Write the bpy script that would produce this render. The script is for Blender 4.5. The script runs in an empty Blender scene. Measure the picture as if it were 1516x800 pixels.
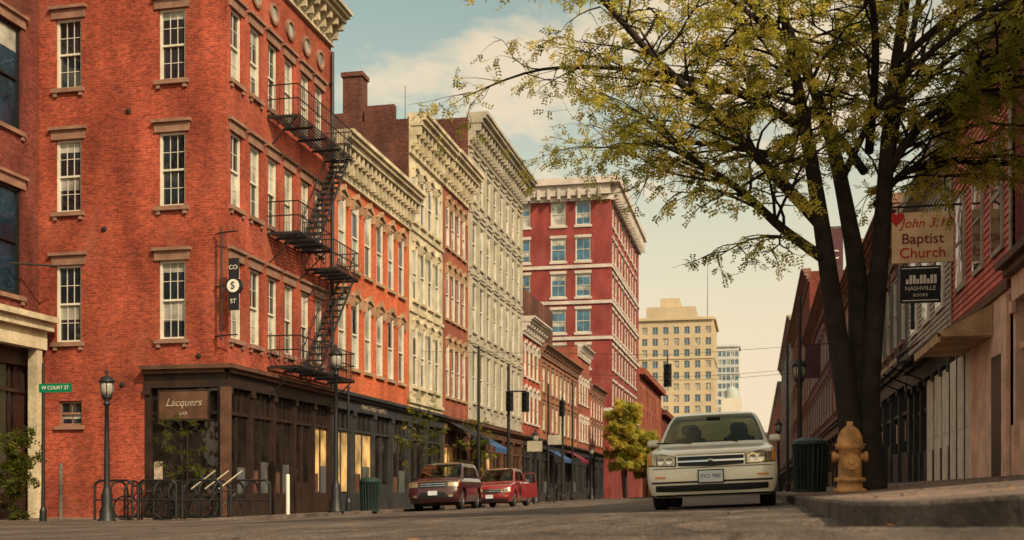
import bpy, math, random
import numpy as np
from mathutils import Vector
from mathutils import noise as mn
random.seed(7); rng=np.random.default_rng(7)
scn=bpy.context.scene
COL=scn.collection
# ------------------------------------------------------------ materials
def nmat(name):
    m=bpy.data.materials.new(name); m.use_nodes=True
    nt=m.node_tree; bs=nt.nodes['Principled BSDF']
    return m,nt,bs
def N(nt,t,**k):
    n=nt.nodes.new(t)
    for a,b in k.items(): setattr(n,a,b)
    return n
def posnoise(nt,scale,detail=4,stretch=(1,1,1)):
    g=N(nt,'ShaderNodeNewGeometry'); mp=N(nt,'ShaderNodeMapping'); mp.inputs['Scale'].default_value=stretch
    nt.links.new(g.outputs['Position'],mp.inputs['Vector'])
    n=N(nt,'ShaderNodeTexNoise'); n.inputs['Scale'].default_value=scale; n.inputs['Detail'].default_value=detail
    nt.links.new(mp.outputs['Vector'],n.inputs['Vector']); return n
def mulnoise(nt,colsock,scale,lo,hi,detail=4,stretch=(1,1,1),a=.35,b=.65):
    n=posnoise(nt,scale,detail,stretch)
    mr=N(nt,'ShaderNodeMapRange'); mr.inputs[1].default_value=a; mr.inputs[2].default_value=b
    mr.inputs[3].default_value=lo; mr.inputs[4].default_value=hi
    nt.links.new(n.outputs[0],mr.inputs[0])
    mx=N(nt,'ShaderNodeMix',data_type='RGBA',blend_type='MULTIPLY'); mx.inputs[0].default_value=1
    nt.links.new(colsock,mx.inputs[6]); nt.links.new(mr.outputs[0],mx.inputs[7])
    return mx.outputs[2]
def mat(name,col,rough=.75,metal=0,var=.25,scale=2.5,spec=.3,bump=0,bscale=40,coat=0):
    m,nt,bs=nmat(name)
    c=N(nt,'ShaderNodeRGB'); c.outputs[0].default_value=(*col,1)
    o=c.outputs[0]
    if var>0:
        o=mulnoise(nt,o,scale,1-var,1+var*.6)
        o=mulnoise(nt,o,scale*9,1-var*.5,1+var*.3)
    nt.links.new(o,bs.inputs['Base Color'])
    bs.inputs['Roughness'].default_value=rough; bs.inputs['Metallic'].default_value=metal
    bs.inputs['Specular IOR Level'].default_value=spec
    if coat: bs.inputs['Coat Weight'].default_value=coat; bs.inputs['Coat Roughness'].default_value=.04
    if bump:
        n=posnoise(nt,bscale,5); b=N(nt,'ShaderNodeBump'); b.inputs['Strength'].default_value=bump; b.inputs['Distance'].default_value=.02
        nt.links.new(n.outputs[0],b.inputs['Height']); nt.links.new(b.outputs[0],bs.inputs['Normal'])
    return m
def brick(name,c1,c2,mortar,stain=.35):
    m,nt,bs=nmat(name)
    uv=N(nt,'ShaderNodeUVMap'); br=N(nt,'ShaderNodeTexBrick')
    br.inputs['Color1'].default_value=(*c1,1); br.inputs['Color2'].default_value=(*c2,1); br.inputs['Mortar'].default_value=(*mortar,1)
    br.inputs['Scale'].default_value=1; br.inputs['Brick Width'].default_value=.22; br.inputs['Row Height'].default_value=.075
    br.inputs['Mortar Size'].default_value=.007; br.inputs['Bias'].default_value=-.1
    nt.links.new(uv.outputs[0],br.inputs['Vector'])
    o=mulnoise(nt,br.outputs['Color'],.35,1-stain,1.15)
    o=mulnoise(nt,o,1.2,1-stain*.7,1.2,stretch=(1,1,.35))
    o=mulnoise(nt,o,9,.7,1.25,stretch=(1,1,2.2))
    n=posnoise(nt,.9,6,(1,1,.5)); mr=N(nt,'ShaderNodeMapRange'); mr.inputs[1].default_value=.52; mr.inputs[2].default_value=.8; mr.inputs[3].default_value=0; mr.inputs[4].default_value=.35
    nt.links.new(n.outputs[0],mr.inputs[0]); mx=N(nt,'ShaderNodeMix',data_type='RGBA'); nt.links.new(mr.outputs[0],mx.inputs[0]); nt.links.new(o,mx.inputs[6]); mx.inputs[7].default_value=(mortar[0]*1.15,mortar[1]*1.3,mortar[2]*1.3,1)
    nt.links.new(mx.outputs[2],bs.inputs['Base Color']); bs.inputs['Roughness'].default_value=.9; bs.inputs['Specular IOR Level'].default_value=.15
    b=N(nt,'ShaderNodeBump'); b.inputs['Strength'].default_value=.5; b.inputs['Distance'].default_value=.01; b.invert=True
    nt.links.new(br.outputs['Fac'],b.inputs['Height']); nt.links.new(b.outputs[0],bs.inputs['Normal'])
    return m
def glassmat(name,col,rough=.05,spec=.9,wav=.15):
    m,nt,bs=nmat(name)
    c=N(nt,'ShaderNodeRGB'); c.outputs[0].default_value=(*col,1)
    o=mulnoise(nt,c.outputs[0],1.1,.45,1.5)
    nt.links.new(o,bs.inputs['Base Color'])
    bs.inputs['Roughness'].default_value=rough; bs.inputs['Specular IOR Level'].default_value=spec
    n=posnoise(nt,1.6,2); b=N(nt,'ShaderNodeBump'); b.inputs['Strength'].default_value=wav; b.inputs['Distance'].default_value=.1
    nt.links.new(n.outputs[0],b.inputs['Height']); nt.links.new(b.outputs[0],bs.inputs['Normal'])
    return m
M={}
M['brick1']=brick('brick_red',(.37,.070,.038),(.25,.043,.027),(.30,.12,.08))
M['brick0']=brick('brick_dark_red',(.20,.042,.03),(.13,.028,.022),(.18,.08,.06))
M['brick2']=brick('brick_orange',(.48,.105,.042),(.38,.07,.03),(.38,.14,.08),.2)
M['brick3']=brick('brick_brown',(.14,.048,.035),(.09,.03,.025),(.15,.09,.07))
M['brick4']=brick('brick_rose',(.31,.08,.05),(.24,.06,.038),(.27,.13,.09),.25)
M['brick6']=brick('brick_crimson',(.24,.042,.038),(.19,.032,.028),(.23,.09,.08),.15)
M['brick7']=brick('brick_tan_orange',(.34,.13,.065),(.28,.095,.045),(.31,.17,.1),.25)
M['cream']=mat('cream_paint',(.50,.42,.29),.7,var=.3,scale=1.2)
M['tanstone']=mat('tan_sandstone_trim',(.36,.23,.14),.8,var=.3,scale=1.5)
M['paletrim']=mat('pale_stone_trim',(.50,.44,.39),.8,var=.2,scale=.6)
M['stone']=mat('grey_limestone',(.37,.33,.26),.85,var=.18,scale=.8)
M['brownstone']=mat('brownstone',(.25,.135,.095),.85,var=.25)
M['white']=mat('white_paint',(.70,.65,.56),.6,var=.15)
M['window_white']=mat('window_white_paint',(.60,.56,.47),.5,var=.12)
M['dkwood']=mat('dark_brown_storefront_paint',(.032,.019,.014),.45,var=.3)
M['brwood']=mat('brown_cornice_paint',(.11,.052,.032),.6,var=.3)
M['slate']=mat('slate_paint',(.036,.036,.038),.55,var=.3)
M['slate2']=mat('slate_masonry',(.09,.09,.09),.7,var=.25)
M['black']=mat('black_iron',(.012,.011,.012),.5,var=.2,spec=.4)
M['iron']=mat('rusty_black_iron',(.020,.016,.016),.6,var=.3)
M['roof']=mat('tar_roof',(.06,.055,.05),.9)
M['glass']=glassmat('window_glass',(.012,.015,.02))
M['glass_b']=glassmat('window_glass_blinds',(.32,.31,.27),.2,.8)
M['glass_blue']=glassmat('window_glass_sky_tint',(.03,.10,.17),.08,1)  # blue of the reflected sky put into the glass colour
M['glass_dk']=glassmat('window_glass_dark_blue',(.012,.03,.055),.05,.5,.3)
M['glass_shop']=glassmat('shop_window_glass',(.016,.012,.01),.04,.7)
M['glass_warm_glow']=glassmat('shop_display_painted_glow',(.66,.44,.20),.25,.6)  # window display with its yellow reflection and lit look painted into the colour
M['tan']=mat('tan_stone_hazed',(.48,.38,.25),.85,var=.12,scale=.1)  # tan stone lightened so the colour carries distance haze
M['haze1']=mat('far_grey_concrete_hazed',(.46,.47,.45),.9,var=.1,scale=.05)  # distance haze put into the concrete colour
M['haze2']=mat('far_pale_concrete_hazed',(.56,.51,.44),.9,var=.1,scale=.05)  # paler concrete, aerial haze mixed into its colour
M['copper']=mat('verdigris_dome',(.33,.36,.33),.8,var=.15,scale=.2)
M['purple']=mat('plum_paint',(.09,.035,.045),.7,var=.3)
M['dkgreen']=mat('dark_green_paint',(.012,.030,.024),.45,var=.25)
M['signgreen']=mat('sign_green',(.0,.15,.07),.4,var=.05)
M['pink']=mat('salmon_clapboard_paint',(.64,.17,.14),.65,var=.25)
M['pinkwall']=mat('pale_pink_stucco',(.84,.54,.42),.85,var=.2)
M['greyclap']=mat('grey_clapboard_paint',(.40,.36,.31),.7,var=.25)
M['wood']=mat('weathered_wood',(.50,.33,.19),.8,var=.3)
M['signcream']=mat('sign_board_tan',(.76,.52,.30),.7,var=.15)
M['maroon']=mat('maroon_letter_paint',(.16,.015,.03),.6,var=0)
M['redpaint']=mat('red_letter_paint',(.5,.02,.02),.6,var=0)
M['signblack']=mat('sign_black',(.015,.015,.017),.4,var=.1)
M['signwhite']=mat('sign_white',(.70,.66,.58),.5,var=.05)
M['signfaded']=mat('faded_sign_lettering',(.42,.34,.26),.6,var=.3,scale=8)
M['hydrant']=mat('hydrant_ochre_paint',(.46,.23,.09),.75,var=.4,scale=6,bump=.3)
M['bluefab']=mat('blue_awning_fabric',(.03,.08,.2),.8,var=.1)
M['blackfab']=mat('black_awning_fabric',(.02,.02,.022),.8,var=.1)
M['conc']=mat('concrete_kerb',(.13,.10,.085),.9,var=.5,scale=1.5,bump=1,bscale=30)
M['lampglass']=mat('lamp_globe',(.30,.28,.24),.3,var=.05)
M['amber']=mat('amber_lens',(.6,.22,.03),.3,var=0)
M['hill']=mat('far_hill_vegetation',(.24,.23,.19),.9,var=.3,scale=.02)
# ------------------------------------------------------------ builder
class B:
    def __init__(s,name):
        s.name=name; s.parts={}
    def p(s,key): return s.parts.setdefault(key,([],[]))
    def quad(s,key,pts):
        v,f=s.p(key); i=len(v); v.extend([tuple(p) for p in pts]); f.append(tuple(range(i,i+len(pts))))
    def box(s,key,x0,x1,y0,y1,z0,z1):
        if x0>x1:x0,x1=x1,x0
        if y0>y1:y0,y1=y1,y0
        v,f=s.p(key); i=len(v)
        v.extend([(x0,y0,z0),(x1,y0,z0),(x1,y1,z0),(x0,y1,z0),(x0,y0,z1),(x1,y0,z1),(x1,y1,z1),(x0,y1,z1)])
        for q in ((0,3,2,1),(4,5,6,7),(0,1,5,4),(1,2,6,5),(2,3,7,6),(3,0,4,7)): f.append(tuple(i+k for k in q))
    def ob(s,key,F,u0,u1,n0,n1,z0,z1):
        O,U,Nn=F
        a=O+U*u0+Nn*n0; b=O+U*u1+Nn*n1
        s.box(key,a.x,b.x,a.y,b.y,z0,z1)
    def tube(s,key,p0,p1,r0,r1=None,n=8,cap=True):
        r1=r0 if r1 is None else r1
        p0=Vector(p0);p1=Vector(p1); d=(p1-p0)
        if d.length<1e-6:return
        d.normalize(); a=d.cross(Vector((0,0,1)))
        if a.length<.01:a=d.cross(Vector((1,0,0)))
        a.normalize(); b=d.cross(a)
        v,f=s.p(key); i=len(v)
        for P,r in((p0,r0),(p1,r1)):
            for k in range(n):
                t=2*math.pi*k/n; v.append(tuple(P+a*math.cos(t)*r+b*math.sin(t)*r))
        for k in range(n):
            f.append((i+k,i+(k+1)%n,i+n+(k+1)%n,i+n+k))
        if cap: f.append(tuple(i+k for k in range(n))[::-1]); f.append(tuple(i+n+k for k in range(n)))
    def path(s,key,pts,r,n=6,closed=False):
        for a,b in zip(pts[:-1],pts[1:]): s.tube(key,a,b,r,r,n)
        if closed: s.tube(key,pts[-1],pts[0],r,r,n)
    def lathe(s,key,c,prof,n=16,axis='z',sc=(1,1)):
        v,f=s.p(key); i=len(v)
        for r,z in prof:
            for k in range(n):
                t=2*math.pi*k/n; a=r*math.cos(t)*sc[0]; d=r*math.sin(t)*sc[1]
                if axis=='z': v.append((c[0]+a,c[1]+d,c[2]+z))
                elif axis=='x': v.append((c[0]+z,c[1]+a,c[2]+d))
                else: v.append((c[0]+a,c[1]+z,c[2]+d))
        m=len(prof)
        for j in range(m-1):
            for k in range(n):
                a=i+j*n+k;b=i+j*n+(k+1)%n
                f.append((a,b,b+n,a+n))
        f.append(tuple(i+k for k in range(n))[::-1]); f.append(tuple(i+(m-1)*n+k for k in range(n)))
    def done(s,smooth=()):
        e=bpy.data.objects.new(s.name,None); COL.objects.link(e); e.empty_display_size=.2
        for key,(v,f) in s.parts.items():
            pn,mn_=key.split('|')
            o=mkmesh(pn,v,f,mn_,smooth=(pn in smooth)); o.parent=e
        s.e=e
        return e
def mkmesh(name,v,f,mn_,smooth=False,uv=True):
    me=bpy.data.meshes.new(name); me.from_pydata(v,[],f); me.update()
    me.materials.append(M[mn_] if isinstance(mn_,str) else mn_)
    if uv:
        l=me.uv_layers.new(name='UVMap')
        nl=len(me.loops); vi=np.zeros(nl,dtype=np.int32); me.loops.foreach_get('vertex_index',vi)
        co=np.zeros(len(me.vertices)*3); me.vertices.foreach_get('co',co); co=co.reshape(-1,3)[vi]
        no=np.zeros(len(me.polygons)*3); me.polygons.foreach_get('normal',no); no=np.abs(no.reshape(-1,3))
        lt=np.zeros(len(me.polygons),dtype=np.int32); me.polygons.foreach_get('loop_total',lt)
        no=np.repeat(no,lt,axis=0)
        u=np.where(no[:,0]>.7,co[:,1],co[:,0]); w=np.where(no[:,2]>.7,co[:,1],co[:,2])
        l.data.foreach_set('uv',np.stack([u,w],1).ravel())
    if smooth:
        me.polygons.foreach_set('use_smooth',[True]*len(me.polygons))
    o=bpy.data.objects.new(name,me); COL.objects.link(o); return o
def Fr(ox,oy,n):
    Nn=Vector((*n,0)); U=(-Nn).cross(Vector((0,0,1))); return (Vector((ox,oy,0)),U,Nn)
def wall(b,key,F,W,z0,z1,ops,depth=.25):
    O,U,Nn=F
    us=sorted({0,W,*[o[0] for o in ops],*[o[1] for o in ops]}); zs=sorted({z0,z1,*[o[2] for o in ops],*[o[3] for o in ops]})
    P=lambda u,n,z:(O+U*u+Nn*n+Vector((0,0,z)))
    for i in range(len(us)-1):
        for j in range(len(zs)-1):
            uc=(us[i]+us[i+1])/2; zc=(zs[j]+zs[j+1])/2
            if any(o[0]<uc<o[1] and o[2]<zc<o[3] for o in ops): continue
            b.quad(key,[P(us[i],0,zs[j]),P(us[i+1],0,zs[j]),P(us[i+1],0,zs[j+1]),P(us[i],0,zs[j+1])])
    for o in ops:
        a,c,d,e=o[:4]
        b.quad(key,[P(a,0,d),P(a,-depth,d),P(a,-depth,e),P(a,0,e)])
        b.quad(key,[P(c,-depth,d),P(c,0,d),P(c,0,e),P(c,-depth,e)])
        b.quad(key,[P(a,0,d),P(c,0,d),P(c,-depth,d),P(a,-depth,d)])
        b.quad(key,[P(a,-depth,e),P(c,-depth,e),P(c,0,e),P(a,0,e)])
def pane(b,key,F,u0,u1,z0,z1,n):
    O,U,Nn=F
    P=lambda u,z:(O+U*u+Nn*n+Vector((0,0,z)))
    b.quad(key,[P(u0,z0),P(u1,z0),P(u1,z1),P(u0,z1)])
def window(b,F,u0,u1,z0,z1,fm='window_white',cols=2,rows=2,blind=.3,t=.07,d=.16,gl='glass'):
    k='window_frames|'+fm
    b.ob(k,F,u0,u0+t,-d-.02,-d+.09,z0,z1); b.ob(k,F,u1-t,u1,-d-.02,-d+.09,z0,z1)
    b.ob(k,F,u0+t,u1-t,-d-.02,-d+.088,z0,z0+t); b.ob(k,F,u0+t,u1-t,-d-.02,-d+.088,z1-t,z1)
    zm=(z0+z1)/2
    b.ob(k,F,u0+t,u1-t,-d-.01,-d+.07,zm-.03,zm+.03)
    for (a,c,dn) in ((z0+t,zm-.03,0),(zm+.03,z1-t,.03)):
        g=gl
        if random.random()<blind: g='glass_b'
        pane(b,'window_glass|'+g,F,u0+t,u1-t,a,c,-d+dn)
        if g==gl and random.random()<.3:
            zz=c-(c-a)*random.uniform(.2,.6); pane(b,'window_blinds|glass_b',F,u0+t,u1-t,zz,c,-d+dn+.001)
        for i in range(1,cols):
            u=u0+t+(u1-u0-2*t)*i/cols; b.ob(k,F,u-.009,u+.009,-d+dn+.002,-d+dn+.02,a,c)
        for i in range(1,rows):
            z=a+(c-a)*i/rows; b.ob(k,F,u0+t,u1-t,-d+dn+.002,-d+dn+.018,z-.009,z+.009)
def lintel_flat(b,F,uc,w,z0,z1,m='brownstone'):
    k='lintels|'+m
    b.ob(k,F,uc-w/2-.14,uc+w/2+.14,0,.05,z1+.003,z1+.28)
    b.ob(k,F,uc-w/2-.2,uc+w/2+.2,0,.13,z1+.28,z1+.37)
    b.ob('sills|'+m,F,uc-w/2-.12,uc+w/2+.12,-.05,.10,z0-.13,z0-.003)
    b.ob('sills|'+m,F,uc-w/2-.06,uc-w/2+.06,0,.07,z0-.25,z0-.13); b.ob('sills|'+m,F,uc+w/2-.06,uc+w/2+.06,0,.07,z0-.25,z0-.13)
def lintel_arch(b,F,uc,w,z0,z1,m='cream'):
    O,U,Nn=F; key='window_hoods|'+m
    W=w/2+.11; rise=.22; n=8
    def P(u,n_,z): return O+U*u+Nn*n_+Vector((0,0,z))
    pts=[]
    for i in range(n+1):
        a=-1+2*i/n; pts.append((uc+a*W, z1-.02+rise*(1-a*a)))
    for i in range(n):
        (ua,za),(ub,zb)=pts[i],pts[i+1]
        th=.14
        b.quad(key,[P(ua,.12,za),P(ub,.12,zb),P(ub,.12,zb+th),P(ua,.12,za+th)])
        b.quad(key,[P(ua,0,za+th),P(ua,.12,za+th),P(ub,.12,zb+th),P(ub,0,zb+th)])
        b.quad(key,[P(ua,0,za),P(ub,0,zb),P(ub,.12,zb),P(ua,.12,za)])
        b.quad(key,[P(ua,.03,z1-.02),P(ub,.03,z1-.02),P(ub,.03,zb),P(ua,.03,za)])
    b.ob(key,F,uc-W-.02,uc-W+.09,0,.14,z1-.3,z1+.08); b.ob(key,F,uc+W-.09,uc+W+.02,0,.14,z1-.3,z1+.08)
    b.ob(key,F,uc-.06,uc+.06,0,.17,z1+rise-.02,z1+rise+.2)
    b.ob('sills|'+m,F,uc-W,uc+W,-.05,.11,z0-.13,z0-.003)
def cornice(b,F,W,zt,h,proj,m,nb,e=.04):
    k='cornice|'+m
    b.ob(k,F,0-e,W+e,0,.07,zt-h,zt-.34*h)
    b.ob(k,F,-e,W+e,0,.13,zt-h-.08,zt-h)
    b.ob(k,F,-e,W+e,0,proj*.8,zt-.34*h,zt-.2*h)
    b.ob(k,F,-e,W+e,0,proj,zt-.2*h,zt-.1*h)
    b.ob(k,F,-e,W+e,-.1,proj+.1,zt-.1*h,zt)
    for i in range(nb):
        u=.12+(W-.24)*i/(nb-1)
        b.ob('brackets|'+m,F,u-.07,u+.07,.07,proj*.7,zt-.58*h,zt-.34*h)
        b.ob('brackets|'+m,F,u-.065,u+.065,.07,proj*.4,zt-.86*h,zt-.58*h)
        if i<nb-1:
            du=(W-.24)/(nb-1)
            b.ob('brackets|'+m,F,u+.15,u+du-.15,.07,.10,zt-.85*h,zt-.5*h)
            for j in range(3):
                uu=u+du*(j+1)/4; b.ob('brackets|'+m,F,uu-.035,uu+.035,.07,.17,zt-.44*h,zt-.34*h)
def storefront(b,F,W,z0,z1,nb,m='dkwood',capm=None,doors=(),warm=(),fas=.65,trans=.75,ext=0):
    k='storefront_frame|'+m; capm=capm or m
    b.ob(k,F,0,W,-.3,.06,z1-fas,z1-.12)
    b.ob('storefront_cornice|'+capm,F,-ext,W+ext,-.3,.32,z1-.12,z1)
    b.ob('storefront_cornice|'+capm,F,-ext,W+ext,-.3,.2,z1-.24,z1-.12)
    b.quad('storefront_glass|glass_shop',[F[0]+F[1]*a+F[2]*-.14+Vector((0,0,z)) for a,z in((0,z0),(W,z0),(W,z1-fas),(0,z1-fas))])
    zt=z1-fas-trans; bw=W/nb
    for i in range(nb+1):
        u=min(max(i*bw,.10),W-.10)
        b.ob(k,F,u-.08,u+.08,-.3,.03,z0,z1-fas)
        b.ob(k,F,u-.11,u+.11,-.3,.06,z0,z0+1.1); b.ob(k,F,u-.12,u+.12,.03,.10,z1-fas-.2,z1-fas-.003)
    for i in range(nb):
        a=i*bw+.08; c=(i+1)*bw-.08
        b.ob(k,F,a,c,-.15,-.05,zt-.05,zt+.05)
        for j in range(1,4): 
            u=a+(c-a)*j/4; b.ob(k,F,u-.02,u+.02,-.15,-.09,zt+.05,z1-fas)
        if i in doors:
            um=(a+c)/2
            for (p,q) in((a,um-.01),(um+.01,c)):
                b.ob(k,F,p,p+.1,-.15,-.09,z0,zt-.05); b.ob(k,F,q-.1,q,-.15,-.09,z0,zt-.05)
                b.ob(k,F,p+.1,q-.1,-.15,-.095,z0,z0+1.5)
        else:
            b.ob(k,F,a,c,-.15,-.02,z0,z0+1.15)
            um=(a+c)/2; b.ob(k,F,um-.02,um+.02,-.15,-.08,z0+1.15,zt-.05)
            r=random.random()
            if r<.4:
                pane(b,'shop_poster|signfaded',F,a+.15,a+.15+random.uniform(.2,.4),z0+1.5,z0+2.1,-.124)
            if r>.3: pane(b,'shop_display|slate2',F,um+.1,c-.1,z0+1.15,z0+1.6+r*.6,-.128)
            if r>.6: pane(b,'shop_display|brwood',F,a+.1,um-.1,z0+1.15,z0+1.5+r*.4,-.127)
        if i in warm:
            pane(b,'shop_display|glass_warm_glow',F,a+.02,c-.02,z0+1.2,zt-.07,-.131)  # bright display pane, reflected and lit yellow given by colour alone
def mass(b,key,x0,x1,y0,y1,z0,z1,skip=''):
    P=lambda x,y,z:(x,y,z)
    if 'S' not in skip: b.quad(key,[P(x0,y0,z0),P(x1,y0,z0),P(x1,y0,z1),P(x0,y0,z1)])
    if 'N' not in skip: b.quad(key,[P(x1,y1,z0),P(x0,y1,z0),P(x0,y1,z1),P(x1,y1,z1)])
    if 'E' not in skip: b.quad(key,[P(x1,y0,z0),P(x1,y1,z0),P(x1,y1,z1),P(x1,y0,z1)])
    if 'W' not in skip: b.quad(key,[P(x0,y1,z0),P(x0,y0,z0),P(x0,y0,z1),P(x0,y1,z1)])
    b.quad('roof|roof',[P(x0,y0,z1-.15),P(x1,y0,z1-.15),P(x1,y1,z1-.15),P(x0,y1,z1-.15)])
LX=-15.2; RX=4.2
def rowbuilding(name,Y0,Y1,H,wm,trim,rows,nc,ww,side='L',sidem=None,lint='arch',shop=3.95,shopm='slate',cor=(1.5,.7,10),nb=3,doors=(1,),warm=(),depth=14,blind=.5,zb=None,pil=False,muntin=(1,1),fm='window_white',gl='glass',bands=(),capm=None,hood=None):
    b=B(name); W=Y1-Y0
    if side=='L': F=Fr(LX,Y0,(1,0)); zb=-1 if zb is None else zb; xa,xb=LX-depth,LX
    else: F=Fr(RX,Y1,(-1,0)); zb=.2 if zb is None else zb; xa,xb=RX,RX+depth
    ops=[]
    m=.35
    for (a,c) in rows:
        for i in range(nc):
            u=m+(W-2*m)*(i+.5)/nc; ops.append((u-ww/2,u+ww/2,a,c))
    wall(b,'walls|'+wm,F,W,shop,H,ops)
    mass(b,'side_walls|'+(sidem or wm),xa,xb,Y0,Y1,zb,H,skip='E' if side=='L' else 'W')
    for o in ops:
        window(b,F,*o,fm=fm,cols=muntin[0],rows=muntin[1],blind=blind,gl=gl,d=.10)
        (lintel_arch if lint=='arch' else lintel_flat)(b,F,(o[0]+o[1])/2,ww,o[2],o[3],hood or trim)
    storefront(b,F,W,zb,shop,nb,shopm,doors=doors,warm=warm,capm=capm)
    cornice(b,F,W,H+.25,cor[0],cor[1],trim,cor[2],e=-.01)
    for z in bands: b.ob('bands|'+trim,F,0.02,W-.02,0,.09,z,z+.16)
    if pil:
        for i in range(nc+1):
            u=m+(W-2*m)*i/nc
            for (a,c) in rows:
                b.ob('pilasters|'+trim,F,u-.12,u+.12,0,.13,a-.35,c+.35); b.ob('pilasters|'+trim,F,u-.17,u+.17,0,.19,c+.35,c+.5)
    return b,F
# ------------------------------------------------------------ CORNER BRICK BUILDING
b=B('corner_brick_building'); H1=16.9; XW=-21.35
rows1=[(4.73,7.07),(8.68,10.88),(12.43,14.55)]
FS=Fr(XW,30.6,(0,-1)); WS=LX-XW
ops=[]
for X in(-20.4,-16.96):
    for a,c in rows1: ops.append((X-XW-.43,X-XW+.43,a,c))
small=(XW*-1-20.75,XW*-1-19.95,2.2,2.95)
wall(b,'walls|brick1',FS,WS,3.9,H1,ops)
wall(b,'walls|brick1',FS,WS-2.65,-1,3.9,[small])
window(b,FS,*small,cols=2,rows=1,blind=0,fm='brownstone'); b.ob('sills|brownstone',FS,small[0]-.1,small[1]+.1,0,.08,small[2]-.12,small[2])
for o in ops:
    window(b,FS,*o,cols=3,rows=2,blind=.0); lintel_flat(b,FS,(o[0]+o[1])/2,.86,o[2],o[3])
FE=Fr(LX,30.6,(1,0)); WE=8.3
ye=[.62,1.93,3.22,4.52,5.9,7.15]
ops=[]
for u in ye:
    for a,c in rows1: ops.append((u-.37,u+.37,a,c))
wall(b,'walls|brick1',FE,WE,3.9,H1,ops)
for o in ops:
    window(b,FE,*o,cols=2,rows=2,blind=.75 if o[0]>3 else .35); lintel_flat(b,FE,(o[0]+o[1])/2,.74,o[2],o[3])
for u in ye:
    c=FE[0]+FE[1]*u; b.lathe('attic_round_windows|brownstone',(LX+.0,c.y,15.55),[(.34,-.02),(.34,.08),(.25,.1),(.22,.05),(.22,.03)],20,'x')
    b.lathe('attic_glass|glass_b',(LX+.03,c.y,15.55),[(.215,0),(.215,.012)],20,'x')
mass(b,'side_walls|brick1',LX-14,LX,30.6,38.9,-1,H1,skip='ES')
b.quad('side_walls|brick1',[(LX-14,30.6,-1),(XW,30.6,-1),(XW,30.6,H1),(LX-14,30.6,H1)])
cornice(b,FE,WE,H1+.7,1.1,.75,'cream',15,e=0); cornice(b,FS,WS+.0,H1+.7,1.1,.75,'cream',11,e=0)
b.box('cornice|cream',LX,LX+.85,30.6-.85,30.6,H1+.35,H1+.7)
storefront(b,FE,WE,-1,3.93,5,'dkwood',capm='brwood',doors=(3,),warm=(4,))
FS2=Fr(LX-2.65,30.6,(0,-1)); storefront(b,FS2,2.65,-1,3.93,1,'dkwood',capm='brwood')
b.box('storefront_cornice|brwood',LX,LX+.32,30.28,30.6,3.81,3.93)
b.box('corner_post|brwood',LX-.14,LX+.15,30.45,30.6,-.9,3.27)
b.box('storefront_sign|brwood',LX-2.1,LX-.55,30.46,30.5,2.35,3.15); b.box('storefront_sign_border|dkwood',LX-2.16,LX-.49,30.465,30.52,2.29,3.21)
b.path('drainpipe|black',[(LX+.12,38.75,16.2),(LX+.12,38.75,3.9)],.06)
for z in(6,9,12,15): b.box('drainpipe|black',LX,LX+.14,38.66,38.84,z,z+.06)
for X,z in((-18.6,3.4),(-19.2,8.1),(-18.4,11.6),(-16.1,3.4+.8)): b.lathe('wall_anchors|iron',(X,30.6,z),[(.09,0),(.08,-.03),(.02,-.05)],8,'y')
e1=b.done()
def text(body,size,loc,rot,mn_,parent,ext=.004,align='CENTER',shear=0):
    cu=bpy.data.curves.new('lettering','FONT'); cu.body=body; cu.size=size; cu.align_x=align; cu.align_y='CENTER'; cu.extrude=ext; cu.shear=shear; cu.resolution_u=3
    o=bpy.data.objects.new('tmp',cu); COL.objects.link(o)
    bpy.context.view_layer.update()
    me=bpy.data.meshes.new_from_object(o.evaluated_get(bpy.context.evaluated_depsgraph_get()))
    bpy.data.objects.remove(o)
    me.materials.clear(); me.materials.append(M[mn_])
    o=bpy.data.objects.new('lettering',me); COL.objects.link(o); o.location=loc; o.rotation_euler=rot; o.parent=parent
    return o
RS=(math.pi/2,0,0); RE=(math.pi/2,0,math.pi/2)
text('Lacquers',.32,(LX-1.32,30.45,2.82),RS,'signfaded',e1,.004,shear=.35); text('BAR',.15,(LX-1.32,30.45,2.5),RS,'signfaded',e1)
b=B('hanging_shop_sign')
b.path('bracket|black',[(LX-.05,30.35,7.9),(LX-.05,30.35,4.6)],.025)
for z in(7.75,6.2,4.75): b.path('bracket|black',[(LX-.35,30.55,z),(LX-.05,30.35,z),(LX+.5,30.25,z)],.022)
b.lathe('disc|signblack',(LX+.42,30.2,6.15),[(.0,-.05),(.26,-.05),(.26,.05),(.0,.05)],20,'y')
b.lathe('disc_face|signwhite',(LX+.42,30.14,6.15),[(.0,-.005),(.19,-.005),(.19,.006),(.0,.006)],20,'y')
b.box('board|signblack',LX+.27,LX+.57,30.16,30.24,6.38,6.95); b.box('board|signblack',LX+.27,LX+.57,30.16,30.24,5.45,5.92)
e=b.done(); text('S',.3,(LX+.42,30.12,6.15),RS,'signblack',e); text('CO',.18,(LX+.42,30.15,6.68),RS,'signwhite',e); text('ST',.18,(LX+.42,30.15,5.7),RS,'signwhite',e)
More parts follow.
